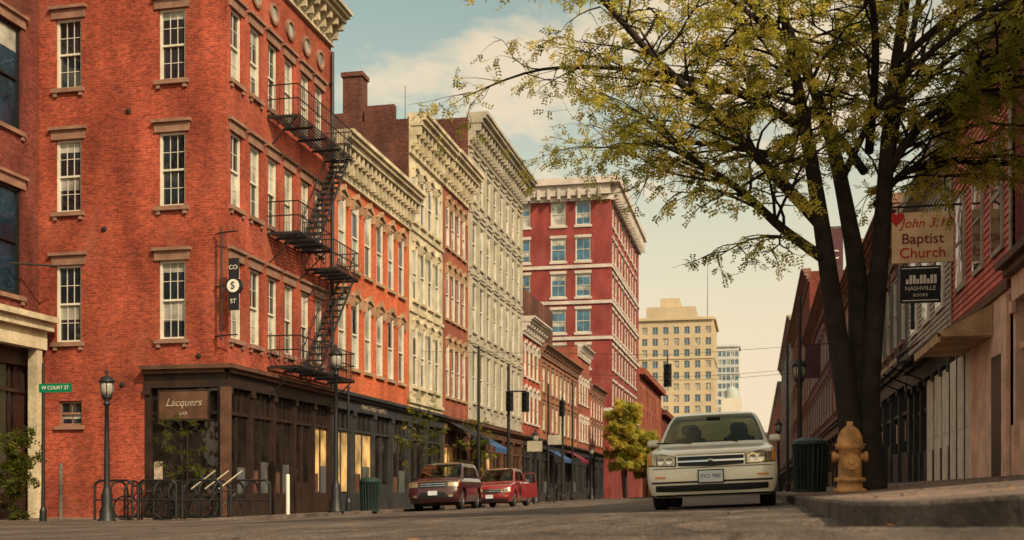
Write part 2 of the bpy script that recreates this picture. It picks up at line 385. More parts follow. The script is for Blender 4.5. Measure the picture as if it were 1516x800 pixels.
# fire escape
b=B('fire_escape'); k='platforms|iron'
def plat(z,y0,y1,x1=-14.15):
    for i in range(10): 
        x=LX+.12+(x1-LX-.12)*i/9; b.box(k,x-.02,x+.02,y0,y1,z-.03,z+.01)
    for y in np.linspace(y0,y1,5): b.box('beams|iron',LX,x1,y-.03,y+.03,z-.1,z-.032)
    for zz in(.5,.95): b.path('rails|iron',[(LX+.02,y0,z+zz),(x1,y0,z+zz),(x1,y1,z+zz),(LX+.02,y1,z+zz)],.022,5)
    for y in np.arange(y0,y1+.01,.16): b.tube('rails|iron',(x1,y,z),(x1,y,z+.95),.012,n=4)
    for x in np.arange(LX+.1,x1,.16):
        b.tube('rails|iron',(x,y0,z),(x,y0,z+.95),.012,n=4); b.tube('rails|iron',(x,y1,z),(x,y1,z+.95),.012,n=4)
    for y in(y0+.1,y1-.1): b.path('braces|iron',[(LX,y,z-1.0),(x1-.1,y,z-.08)],.025,5)
plat(12.15,33.4,38.3); plat(8.45,33.4,36.2); plat(7.9,36.5,38.9); plat(4.2,33.4,38.5)
def stairs(p0,p1,w=.55):
    p0=Vector(p0);p1=Vector(p1)
    for dx in(0,w):
        a=p0+Vector((dx,0,0));c=p1+Vector((dx,0,0)); b.tube('stair_stringers|iron',a,c,.045,n=5); b.tube('stair_rails|iron',a+Vector((0,0,.8)),c+Vector((0,0,.8)),.022,n=5)
        for t in np.linspace(0,1,7): q=a.lerp(c,t); b.tube('stair_rails|iron',q,q+Vector((0,0,.8)),.015,n=4)
    n=int(abs(p1.z-p0.z)/.24)
    for i in range(n):
        q=p0.lerp(p1,(i+.5)/n); b.box('stair_treads|iron',q.x,q.x+w,q.y-.11,q.y+.11,q.z-.02,q.z+.02)
stairs((-14.8,38.2,12.1),(-14.8,35.3,8.5)); stairs((-14.8,38.7,7.9),(-14.8,35.4,4.25))
b.done()
# ------------------------------------------------------------ LEFT NEIGHBOUR
b=B('brick_shop_building'); X0=-21.4; F=Fr(X0,21.0,(1,0)); W0=9.55
ops=[]
for u in(1.6,4.2,7.8):
    for a,c in((6.0,9.2),(10.9,14.0)): ops.append((u-.65,u+.95,a,c))
wall(b,'walls|brick0',F,W0,5.2,18,ops)
for o in ops:
    window(b,F,*o,fm='black',cols=1,rows=1,blind=0,t=.1,gl='glass_dk'); lintel_flat(b,F,(o[0]+o[1])/2,1.6,o[2],o[3])
mass(b,'side_walls|brick0',X0-12,X0,21,30.55,-1,18,skip='E')
b.box('shop_cornice|cream',X0+.003,X0+.75,21,30.25,5.0,5.25); b.box('shop_cornice|cream',X0+.003,X0+.9,20.9,30.3,5.25,5.42); b.box('shop_fascia|cream',X0+.003,X0+.55,21.05,30.2,4.45,5.0)
for y in(21.2,24.2,27,29.9): b.box('shop_columns|cream',X0+.2,X0+.5,y-.13,y+.13,-.9,4.45)
storefront(b,Fr(X0,21,(1,0)),9.5,-1,4.6,4,'dkwood')
b.path('flag_bracket|black',[(X0,29.2,6.9),(X0+1.1,29.9,6.9)],.03)
b.done()
# ------------------------------------------------------------ LEFT ROW
b,F=rowbuilding('orange_brick_building',38.95,48.3,13.2,'brick2','cream',[(4.95,7.6),(8.75,11.3)],6,.78,doors=(2,),warm=(0,1),nb=4,cor=(1.5,.75,20),blind=.4,lint='arch',sidem='brick1',hood='tanstone'); e=b.done()
text('MAIN STREET SUPPLY',.32,(LX+.07,43.5,3.53),RE,'signfaded',e)
b,F=rowbuilding('cream_painted_building',48.35,53.9,16.9,'cream','cream',[(5.0,7.8),(8.9,11.4),(12.5,14.7)],4,.72,sidem='brick3',nb=2,cor=(1.7,.8,10),blind=.3,shopm='slate',bands=(4.2,8.3,12.0))
b.box('party_wall|brick3',-18.9,-17.4,48.36,48.7,16.9,17.35); b.box('chimney|brick3',-18.35,-17.45,48.4,49.2,17.35,19.0); b.box('chimney|brick3',-18.42,-17.38,48.33,49.27,19.0,19.2)
b.box('party_wall|brick3',-17.3,-15.9,48.36,48.7,16.9,17.6)
b.tube('antenna|black',(-15.9,50,17),(-15.9,50,19),.015); b.done()
b,F=rowbuilding('rose_brick_building',53.95,58.9,16.9,'brick4','cream',[(5.0,7.7),(8.9,11.4),(12.5,14.7)],4,.68,nb=2,cor=(1.7,.85,9),blind=.4,shopm='brwood',sidem='brick3',warm=(0,),hood='tanstone'); b.done()
b,F=rowbuilding('grey_limestone_building',58.95,73.1,20.4,'stone','stone',[(5.1,7.9),(9.0,11.6),(12.7,15.0),(16.2,18.2)],8,1.05,nb=5,cor=(1.7,1.0,22),blind=.1,shopm='brwood',sidem='brick3',pil=True,lint='flat',bands=(4.1,8.35,12.1,15.6),warm=(1,)); b.done()
b,F=rowbuilding('red_brick_shop',73.2,79.7,11.6,'brick1','paletrim',[(4.9,7),(8.0,10)],4,.8,nb=2,cor=(1.1,.8,8)); b.done()
b,F=rowbuilding('tan_brick_shop',79.75,97,10.6,'brick7','brownstone',[(4.7,6.6),(7.5,9.3)],9,.85,nb=5,cor=(.8,.5,18),lint='flat')
b.box('rear_wing|brick3',-28,-16.5,80,92,10.0,15.0); b.box('rear_wing_coping|brownstone',-28.1,-16.4,79.9,80.1,14.9,15.15); b.done()
b,F=rowbuilding('small_brick_shop',97.1,104,12.8,'brick4','paletrim',[(4.7,6.6),(8,10)],4,.8,nb=2,cor=(1,.5,8)); b.done()
b,F=rowbuilding('brown_brick_shop',104.1,114,10,'brick1','brownstone',[(4.7,6.6),(7.2,9)],5,.8,nb=3,cor=(.8,.4,10)); b.done()
b=B('crimson_office_block'); H6=33.2; Y6=120
FS6=Fr(-41,Y6,(0,-1)); W6=41+LX
rows6=[(1.9+3.85*k,1.9+3.85*k+2.5) for k in range(1,8)]
def blockface(F,W,cols):
    ops=[]
    for a,c in rows6:
        for u in cols: ops.append((u-.82,u+.82,a,c))
    wall(b,'walls|brick6',F,W,-1,H6,ops)
    for o in ops:
        window(b,F,*o,cols=2,rows=1,blind=.12,gl='glass_blue',t=.12,fm='window_white')
        b.ob('sills|paletrim',F,o[0]-.15,o[1]+.15,0,.12,o[2]-.25,o[2]-.003); b.ob('lintels|paletrim',F,o[0]-.1,o[1]+.1,0,.08,o[3]+.003,o[3]+.3)
    for k in(2,4,5,6): b.ob('belt_courses|paletrim',F,0,W,0,.16,1.9+3.85*k-.8,1.9+3.85*k-.45)
    b.ob('cornice|paletrim',F,-.0,W,0,.35,H6-1.8,H6-1.3); b.ob('cornice|paletrim',F,0,W,0,.7,H6-1.3,H6-.2); b.ob('cornice|paletrim',F,0,W,0,1.1,H6-.2,H6+.5)
    for u in np.arange(.5,W,1.1): b.ob('cornice_brackets|paletrim',F,u-.15,u+.15,.35,.95,H6-1.7,H6-.6)
cs=[W6-3.0-2.7*k-(1.2*(k//2)) for k in range(8)]
blockface(FS6,W6,[u for u in cs if u>1.2])
blockface(Fr(LX,Y6,(1,0)),29,[2+2.6*k+.6*(k//2) for k in range(9)])
b.box('cornice|paletrim',LX,LX+1.1,Y6-1.1,Y6,H6-.2,H6+.5)
mass(b,'side_walls|brick6',-41,LX,Y6,Y6+29,-1,H6,skip='ES'); b.done()
def block(name,x0,x1,y0,y1,H,wm,nc,nr,ww,wh,gl='glass',z0=4,ncE=0):
    b=B(name)
    W=x1-x0; F=Fr(x0,y0,(0,-1)); dz=(H-z0-2)/nr
    def face(F,W,nc):
        ops=[]
        for i in range(nc):
            for j in range(nr):
                u=W*(i+.5)/nc; z=z0+dz*j; ops.append((u-ww/2,u+ww/2,z,z+wh))
        wall(b,'walls|'+wm,F,W,-2,H,ops,.4)
        for o in ops:
            pane(b,'windows|'+(gl if random.random()<.75 else 'glass_b'),F,*o,-.35)
            b.ob('mullions|'+wm,F,(o[0]+o[1])/2-.06,(o[0]+o[1])/2+.06,-.34,-.2,o[2],o[3])
        b.ob('cornice|'+wm,F,0,W,0,.8,H-1.2,H-.4); b.ob('belt|'+wm,F,0,W,0,.3,z0+dz*(nr-3)-.9,z0+dz*(nr-3)-.4)
    face(F,W,nc)
    if ncE: face(Fr(x1,y0,(1,0)),y1-y0,ncE); mass(b,'side_walls|'+wm,x0,x1,y0,y1,-2,H,skip='SE')
    else: mass(b,'side_walls|'+wm,x0,x1,y0,y1,-2,H,skip='S')
    return b
for nm,a,c,h,m in(('brick_commercial_building',150,185,17,'brick4'),('brick_commercial_building',186,240,14,'brick0'),('cream_commercial_building',241,330,16,'cream'),('brick_commercial_building',331,400,13,'brick7')):
    block(nm,LX-20,LX,a,c,h,m,6,4,1.6,2,ncE=int((c-a)/4)).done()
b=block('tan_office_tower',-46,LX,416,450,64,'tan',8,14,1.9,2.6,gl='glass_blue',ncE=8)
b.box('penthouse|tan',-40,-22,420,440,64,68.5); b.box('penthouse|tan',-35,-28,422,436,68.5,72); b.tube('mast|iron',(-18,430,64),(-18,430,86),.14,.07); b.done()
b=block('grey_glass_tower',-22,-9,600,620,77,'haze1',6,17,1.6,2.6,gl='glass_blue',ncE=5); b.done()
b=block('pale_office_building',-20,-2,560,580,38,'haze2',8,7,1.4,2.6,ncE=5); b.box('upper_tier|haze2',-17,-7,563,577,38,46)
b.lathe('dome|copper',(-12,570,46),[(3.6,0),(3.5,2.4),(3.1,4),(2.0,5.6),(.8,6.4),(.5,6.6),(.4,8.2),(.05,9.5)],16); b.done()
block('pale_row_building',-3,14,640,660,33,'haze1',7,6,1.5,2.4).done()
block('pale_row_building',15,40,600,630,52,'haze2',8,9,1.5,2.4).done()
# ------------------------------------------------------------ RIGHT ROW
def rightsimple(*a,**k):
    b,F=rowbuilding(*a,side='R',**k); b.done()
rightsimple('dark_brick_building',9.5,20.1,8.6,'brick0','brownstone',[(5,7.2)],4,.9,lint='flat',shop=4.0,shopm='pinkwall',capm='brwood',nb=4,cor=(.8,.45,12),blind=.3,depth=10)
b=B('salmon_clapboard_house'); Y0,Y1=20.15,26.2; F=Fr(RX,Y1,(-1,0)); W=Y1-Y0; Hc=8.2
b.box('walls|pink',RX+.04,RX+10,Y0,Y1,.2,Hc)
def boards(F,W,z,Hc,m):
    O,U,Nn=F
    P=lambda u,n,zz:(O+U*u+Nn*n+Vector((0,0,zz)))
    while z<Hc-.3:
        b.quad('clapboards|'+m,[P(0,.035,z),P(W,.035,z),P(W,.008,z+.13),P(0,.008,z+.13)]); b.quad('clapboards|'+m,[P(0,-.03,z),P(W,-.03,z),P(W,.035,z),P(0,.035,z)])
        z+=.13
boards(F,W,3.75,Hc,'pink')
for u in(1.2,3.1,4.9):
    for a,c in((4.5,6.3),):
        b.ob('window_frames|greyclap',F,u-.5,u+.5,.0,.07,a-.1,c+.12); b.ob('window_glass|glass',F,u-.4,u+.4,.05,.075,a,c); b.ob('window_frames|greyclap',F,u-.4,u+.4,.06,.09,(a+c)/2-.03,(a+c)/2+.03)
b.ob('eave|greyclap',F,-.05,W+.05,0,.35,Hc-.25,Hc); b.ob('corner_board|greyclap',F,0,.14,.03,.06,3.8,Hc-.25); b.ob('corner_board|greyclap',F,W-.14,W,.03,.06,3.8,Hc-.25)
b.quad('roof|roof',[(RX-.4,Y0,Hc),(RX-.4,Y1,Hc),(RX+5,Y1,Hc+2.5),(RX+5,Y0,Hc+2.5)]); b.quad('roof|roof',[(RX+10,Y1,Hc),(RX+10,Y0,Hc),(RX+5,Y0,Hc+2.5),(RX+5,Y1,Hc+2.5)])
b.quad('gable|pink',[(RX,Y0,Hc),(RX+10,Y0,Hc),(RX+5,Y0,Hc+2.5)])
b.ob('ground_floor|pinkwall',F,2.9,W,0,.06,.2,3.6); b.ob('belt|brwood',F,0,W,0,.12,3.6,3.76)
b.ob('awning_soffit|wood',F,1.6,4.6,.0,.95,2.98,3.04)
O,U,Nn=F
P=lambda u,n,zz:(O+U*u+Nn*n+Vector((0,0,zz)))
b.quad('awning_roof|wood',[P(1.55,1.0,3.05),P(4.65,1.0,3.05),P(4.65,.07,3.58),P(1.55,.07,3.58)]); b.quad('awning_roof|wood',[P(1.55,1.0,3.0),P(1.55,.07,3.0),P(1.55,.07,3.57),P(1.55,1.0,3.05)]); b.quad('awning_roof|wood',[P(4.65,1.0,3.0),P(4.65,1.0,3.05),P(4.65,.07,3.57),P(4.65,.07,3.0)]); b.ob('awning_fascia|wood',F,1.55,4.65,.95,1.0,2.9,3.05)
for u in(0.1,1.02,1.94):
    b.ob('door_leaf|white',F,u,u+.82,.0,.07,.2,3.0)
    for zz in(.45,1.5): b.ob('door_panels|white',F,u+.1,u+.36,.07,.085,zz,zz+.85+.3*(zz>1)); b.ob('door_panels|white',F,u+.44,u+.7,.07,.085,zz,zz+.85+.3*(zz>1))
for u in(.02,.94,1.86): b.ob('pilaster|slate',F,u,u+.07,.0,.085,.2,3.4)
b.ob('pilaster|pinkwall',F,2.86,3.05,.0,.13,.2,3.5); b.ob('pilaster|pinkwall',F,W-.25,W,.0,.13,.2,3.5)
b.ob('door_recess|dkwood',F,4.5,5.3,.05,.068,.2,2.6)
b.done()
b=B('grey_clapboard_house'); Y0,Y1=26.25,33.4; F=Fr(RX,Y1,(-1,0)); W=Y1-Y0; Hc=8.0
b.box('walls|greyclap',RX+.04,RX+10,Y0,Y1,3.6,Hc); boards(F,W,3.75,Hc,'greyclap')
for u in(1.3,3.5,5.7):
    b.ob('window_frames|white',F,u-.55,u+.55,.0,.07,4.4,6.6); b.ob('window_glass|glass',F,u-.42,u+.42,.05,.075,4.5,6.5)
storefront(b,F,W,.1,3.7,6,'slate',doors=(0,1,3,4,5)); b.ob('eave|greyclap',F,0,W,0,.4,Hc-.3,Hc); b.box('side|greyclap',RX+.4,RX+10,Y0+.01,Y1,.1,3.59)
for u in(3.7,4.9,6.05):
    b.ob('door_leaf|white',F,u,u+.98,-.08,.045,.1,2.95)
    for zz in(.35,1.5): b.ob('door_panels|white',F,u+.12,u+.44,.045,.06,zz,zz+.9); b.ob('door_panels|white',F,u+.54,u+.86,.045,.06,zz,zz+.9)
for u in(.5,2.3,4.1):
    P=lambda u,n,zz:(F[0]+F[1]*u+F[2]*n+Vector((0,0,zz)))
    b.quad('awnings|blackfab',[P(u,1.0,3.35),P(u+1.5,1.0,3.35),P(u+1.5,.33,3.85),P(u,.33,3.85)])
    b.ob('awning_valance|wood',F,u,u+1.5,.98,1.0,3.25,3.35); b.tube('awning_brace|black',P(u,.1,2.9),P(u,.98,3.3),.02)
b.quad('roof|roof',[(RX-.4,Y0,Hc),(RX-.4,Y1,Hc),(RX+5,Y1,Hc+2),(RX+5,Y0,Hc+2)])
b.done()
rightsimple('dark_painted_shop',33.45,42,8.4,'slate2','brownstone',[(4.6,6.8)],4,.9,lint='flat',shop=3.9,shopm='slate',nb=4,cor=(.8,.6,10))
rightsimple('brick_row_shop',42.05,52,9.0,'brick0','brownstone',[(4.6,6.8)],5,.9,lint='flat',shop=3.9,shopm='slate',nb=4,cor=(.8,.6,10))
rightsimple('brick_row_shop',52.05,66,9.6,'brick4','brownstone',[(4.6,6.8),(7.4,9)],6,.9,lint='flat',shop=3.9,shopm='dkwood',nb=5,cor=(.8,.6,10))
rightsimple('plum_painted_shop',66.05,94,12,'purple','brownstone',[(4.6,6.8),(8,10)],10,1,lint='flat',shop=3.9,shopm='dkwood',nb=6,cor=(.8,.6,20))
rightsimple('tall_brick_warehouse',94.1,138,18,'brick0','brownstone',[(4.6,6.8),(8,10.4),(12,14)],12,1.3,lint='flat',shop=3.9,shopm='slate',nb=8,cor=(1,.6,30))
rightsimple('slate_warehouse',138.1,200,21,'slate2','stone',[(4.6,6.8),(8,10.4),(12,14),(16,18)],12,1.6,lint='flat',shop=3.9,shopm='slate',nb=8,cor=(1,.6,30))
rightsimple('brick_warehouse',200.1,420,19,'brick6','stone',[(4.6,6.8),(8,10.4),(12,14)],24,1.6,lint='flat',shop=3.9,shopm='slate',nb=12,cor=(1,.6,40))
# ------------------------------------------------------------ GROUND
def zr(x):
    if x<-12: return -.504+.008*(x+12)
    if x<1: return .042*x
    return .042+.02*min(x-1,25)
def asphalt():
    m,nt,bs=nmat('asphalt')
    c=N(nt,'ShaderNodeRGB'); c.outputs[0].default_value=(.105,.08,.066,1)
    o=mulnoise(nt,c.outputs[0],.5,.65,1.3,6); o=mulnoise(nt,o,25,.55,1.5,3,a=.3,b=.7); o=mulnoise(nt,o,3,.7,1.3,5,stretch=(1,.25,1))
    o=mulnoise(nt,o,70,.3,2.0,2,a=.38,b=.62)
    g=N(nt,'ShaderNodeNewGeometry'); vo=N(nt,'ShaderNodeTexVoronoi',feature='DISTANCE_TO_EDGE'); vo.inputs['Scale'].default_value=.55; nt.links.new(g.outputs['Position'],vo.inputs['Vector'])
    mr=N(nt,'ShaderNodeMapRange'); mr.inputs[1].default_value=.0; mr.inputs[2].default_value=.02; mr.inputs[3].default_value=.35; mr.inputs[4].default_value=1; nt.links.new(vo.outputs['Distance'],mr.inputs[0])
    mx=N(nt,'ShaderNodeMix',data_type='RGBA',blend_type='MULTIPLY'); mx.inputs[0].default_value=1; nt.links.new(o,mx.inputs[6]); nt.links.new(mr.outputs[0],mx.inputs[7])
    nt.links.new(mx.outputs[2],bs.inputs['Base Color']); bs.inputs['Roughness'].default_value=.75; bs.inputs['Specular IOR Level'].default_value=.3
    n=posnoise(nt,60,6); b_=N(nt,'ShaderNodeBump'); b_.inputs['Strength'].default_value=1; b_.inputs['Distance'].default_value=.03
    nt.links.new(n.outputs[0],b_.inputs['Height']); nt.links.new(b_.outputs[0],bs.inputs['Normal']); return m
M['asphalt']=asphalt()
def paving():
    m,nt,bs=nmat('sidewalk_paving')
    uv=N(nt,'ShaderNodeUVMap'); br=N(nt,'ShaderNodeTexBrick'); br.offset=0
    br.inputs['Color1'].default_value=(.23,.155,.12,1); br.inputs['Color2'].default_value=(.18,.12,.095,1); br.inputs['Mortar'].default_value=(.07,.05,.045,1)
    br.inputs['Scale'].default_value=1; br.inputs['Brick Width'].default_value=1.5; br.inputs['Row Height'].default_value=1.5; br.inputs['Mortar Size'].default_value=.012
    nt.links.new(uv.outputs[0],br.inputs['Vector'])
    o=mulnoise(nt,br.outputs['Color'],.8,.5,1.25,6); o=mulnoise(nt,o,14,.6,1.3,4)
    nt.links.new(o,bs.inputs['Base Color']); bs.inputs['Roughness'].default_value=.9
    n=posnoise(nt,40,5); b_=N(nt,'ShaderNodeBump'); b_.inputs['Strength'].default_value=.7; b_.inputs['Distance'].default_value=.01
    nt.links.new(n.outputs[0],b_.inputs['Height']); nt.links.new(b_.outputs[0],bs.inputs['Normal']); return m
M['paving']=paving()
M['soil']=mat('ground_soil',(.12,.1,.08),.95,var=.3,scale=.05)
xs=[-3000,-400,-60,-30,-12,1,10,60,400,3000]; ysg=[-300,0,200,1000,6000]
v=[(x,y,zr(x)-.05) for y in ysg for x in xs]; f=[]
for j in range(len(ysg)-1):
    for i in range(len(xs)-1): a=j*len(xs)+i; f.append((a,a+1,a+1+len(xs),a+len(xs)))
mkmesh('ground',v,f,'soil')
def grid(xs,ys,zf):
    v=[(x,y,zf(x,y)) for y in ys for x in xs]; f=[]
    for j in range(len(ys)-1):
        for i in range(len(xs)-1): a=j*len(xs)+i; f.append((a,a+1,a+1+len(xs),a+len(xs)))
    return v,f
xx=np.concatenate([np.arange(-80,-13,4),np.arange(-13,-5,.4),np.arange(-5,3,.06),np.arange(3,60,4)])
yy=np.concatenate([np.arange(-12,2,2),np.arange(2,11,.06),np.arange(11,25.6,.4)])
def zroad(x,y):
    z=zr(x)
    if -6<x<3 and 2<y<14:
        z+=.014*mn.noise(Vector((x*1.3,y*1.0,0)))+.007*mn.noise(Vector((x*4,y*3,3)))+.008*mn.noise(Vector((x*11,y*9,7)))
    return z
v,f=grid([float(a) for a in xx],[float(a) for a in yy],zroad)
mkmesh('road',v,f,'asphalt',smooth=True)
v,f=grid([-14,-12,-6,1.0,4],[25.5,60,200,1000],lambda x,y:zr(x)-.002)
mkmesh('road',v,f,'asphalt')
LK=-11.8
zl=lambda x:-.395+.045*(x-LK) if x>-16 else -.395+.045*(-16-LK)
def arc(cx,cy,r,a0,a1,n=10): return [(cx+r*math.cos(math.radians(a0+(a1-a0)*i/n)),cy+r*math.sin(math.radians(a0+(a1-a0)*i/n))) for i in range(n+1)]
b=B('sidewalk')
ol=[(LK,900)]+[(LK,28.0)]+arc(LK-2.2,27.7,2.2,0,-90)[1:]+[(-16,25.5)]
b.quad('paving|paving',[(x,y,zl(x)) for x,y in ol]+[(-16,900,zl(-16))])
b.quad('paving|paving',[(-16,25.5,zl(-16)),(-16,900,zl(-16)),(-80,900,zl(-16)),(-80,25.5,zl(-16))][::-1])
b.quad('paving|paving',[(-80,20,zl(-16)),(-19,20,zl(-16)),(-19,25.5,zl(-16)),(-80,25.5,zl(-16))])
for (xa,ya),(xb,yb) in zip(ol[:-1],ol[1:]): b.quad('kerb_face|conc',[(xa,ya,-.9),(xb,yb,-.9),(xb,yb,zl(xb)),(xa,ya,zl(xa))])
b.quad('kerb_face|conc',[(-16,25.5,-.9),(-19,25.5,-.9),(-19,25.5,zl(-16)),(-16,25.5,zl(-16))]); b.quad('kerb_face|conc',[(-19,25.5,-.9),(-19,20,-.9),(-19,20,zl(-16)),(-19,25.5,zl(-16))])
b.done()
RK=.5
def zR(x): return .145+.02*(x-RK) if x<RK+.2 else (.149+.092*(x-RK-.2) if x<4.4 else .149+.092*(4.4-RK-.2))
b=B('sidewalk')
rc=1.6; yc=4.9
def kerbline(y):
    if y>=yc+rc: return RK
    return RK+rc-math.sqrt(max(0,rc*rc-(yc+rc-y)**2))
ys=[yc+.001]+[yc+rc*(1-math.cos(math.radians(a))) for a in range(10,91,10)]+list(np.arange(7,16,.25))+[20,40,80,200,900]
kb=.22
prev=None
bmp=lambda x,y:.008*mn.noise(Vector((x*2,y*2,5)))if y<16 else 0
for y in ys:
    xk=kerbline(y); row=[xk+t for t in(0,.02,kb)]+[max(xk+kb+.01,q) for q in(1.2,1.8,2.4,3.0,3.6,4.4)]+[40]
    wob=.008*mn.noise(Vector((y*1.7,0,9))) if y<16 else 0
    zz=[zR(xk)-.02+wob,zR(xk)+wob,zR(xk+kb)+wob]+[zR(q)+bmp(q,y) for q in row[3:]]
    cur=[(x,y,z) for x,z in zip(row,zz)]
    if prev:
        b.quad('kerb|conc',[(prev[0][0],prev[0][1],zr(prev[0][0])-.05),prev[0],cur[0],(cur[0][0],cur[0][1],zr(cur[0][0])-.05)])
        for i in range(len(cur)-1):
            b.quad(('kerb|conc' if i<2 else 'paving|paving'),[prev[i],prev[i+1],cur[i+1],cur[i]])
    prev=cur
b.quad('kerb|conc',[(RK+rc,yc,-.1),(40,yc,-.1),(40,yc,zR(5)),(RK+rc,yc,zR(RK+rc))])
b.done()
M['roadpaint']=mat('worn_road_paint',(.45,.42,.36),.8,var=.5,scale=6)
b=B('road_markings')
for y in np.arange(28,200,6): b.quad('dashes|roadpaint',[(x,yy_,zr(x)+.004) for x,yy_ in((-5.8,y),(-5.68,y),(-5.68,y+2.5),(-5.8,y+2.5))])
b.done()
v=[];f=[]
n=60
for i in range(n+1):
    x=-1500+3000*i/n; h=55+25*mn.noise(Vector((x*.004,0,0)))+8*mn.noise(Vector((x*.03,0,0)))
    v+= [(x,2200,-2),(x,2300,max(5,h-40)),(x,2600,h),(x,3200,-2)]
for i in range(n):
    for j in range(3): a=i*4+j; f.append((a,a+4,a+5,a+1))
mkmesh('hills',v,f,'hill',smooth=True)
# ------------------------------------------------------------ TREES
def leafmat(name,col,tr):
    m=bpy.data.materials.new(name); m.use_nodes=True; nt=m.node_tree; nt.nodes.clear()
    out=N(nt,'ShaderNodeOutputMaterial'); d=N(nt,'ShaderNodeBsdfDiffuse'); t=N(nt,'ShaderNodeBsdfTranslucent'); mx=N(nt,'ShaderNodeMixShader'); mx.inputs[0].default_value=.55
    c=N(nt,'ShaderNodeRGB'); c.outputs[0].default_value=(*col,1); o=mulnoise(nt,c.outputs[0],2.0,.6,1.35)
    c2=N(nt,'ShaderNodeRGB'); c2.outputs[0].default_value=(*tr,1)
    nt.links.new(o,d.inputs[0]); nt.links.new(c2.outputs[0],t.inputs[0]); nt.links.new(d.outputs[0],mx.inputs[1]); nt.links.new(t.outputs[0],mx.inputs[2]); nt.links.new(mx.outputs[0],out.inputs[0])
    return m
LM=[leafmat('leaf_green',(.25,.24,.05),(.42,.40,.06)),leafmat('leaf_yellow_green',(.45,.40,.08),(.70,.62,.11)),leafmat('leaf_yellow',(.58,.44,.09),(.82,.62,.12)),leafmat('leaf_dark',(.09,.10,.022),(.15,.16,.022))]
M['bark']=mat('bark',(.032,.023,.018),.95,var=.4,scale=5,bump=1,bscale=25)
def catmull(pts,n=6):
    out=[]
    P=[pts[0]]+pts+[pts[-1]]
    for i in range(1,len(P)-2):
        for k in range(n):
            t=k/n; a,b_,c,d=[np.array(P[i+j]) for j in(-1,0,1,2)]
            out.append(.5*((2*b_)+(-a+c)*t+(2*a-5*b_+4*c-d)*t*t+(-a+3*b_-3*c+d)*t**3))
    out.append(np.array(P[-2])); return out
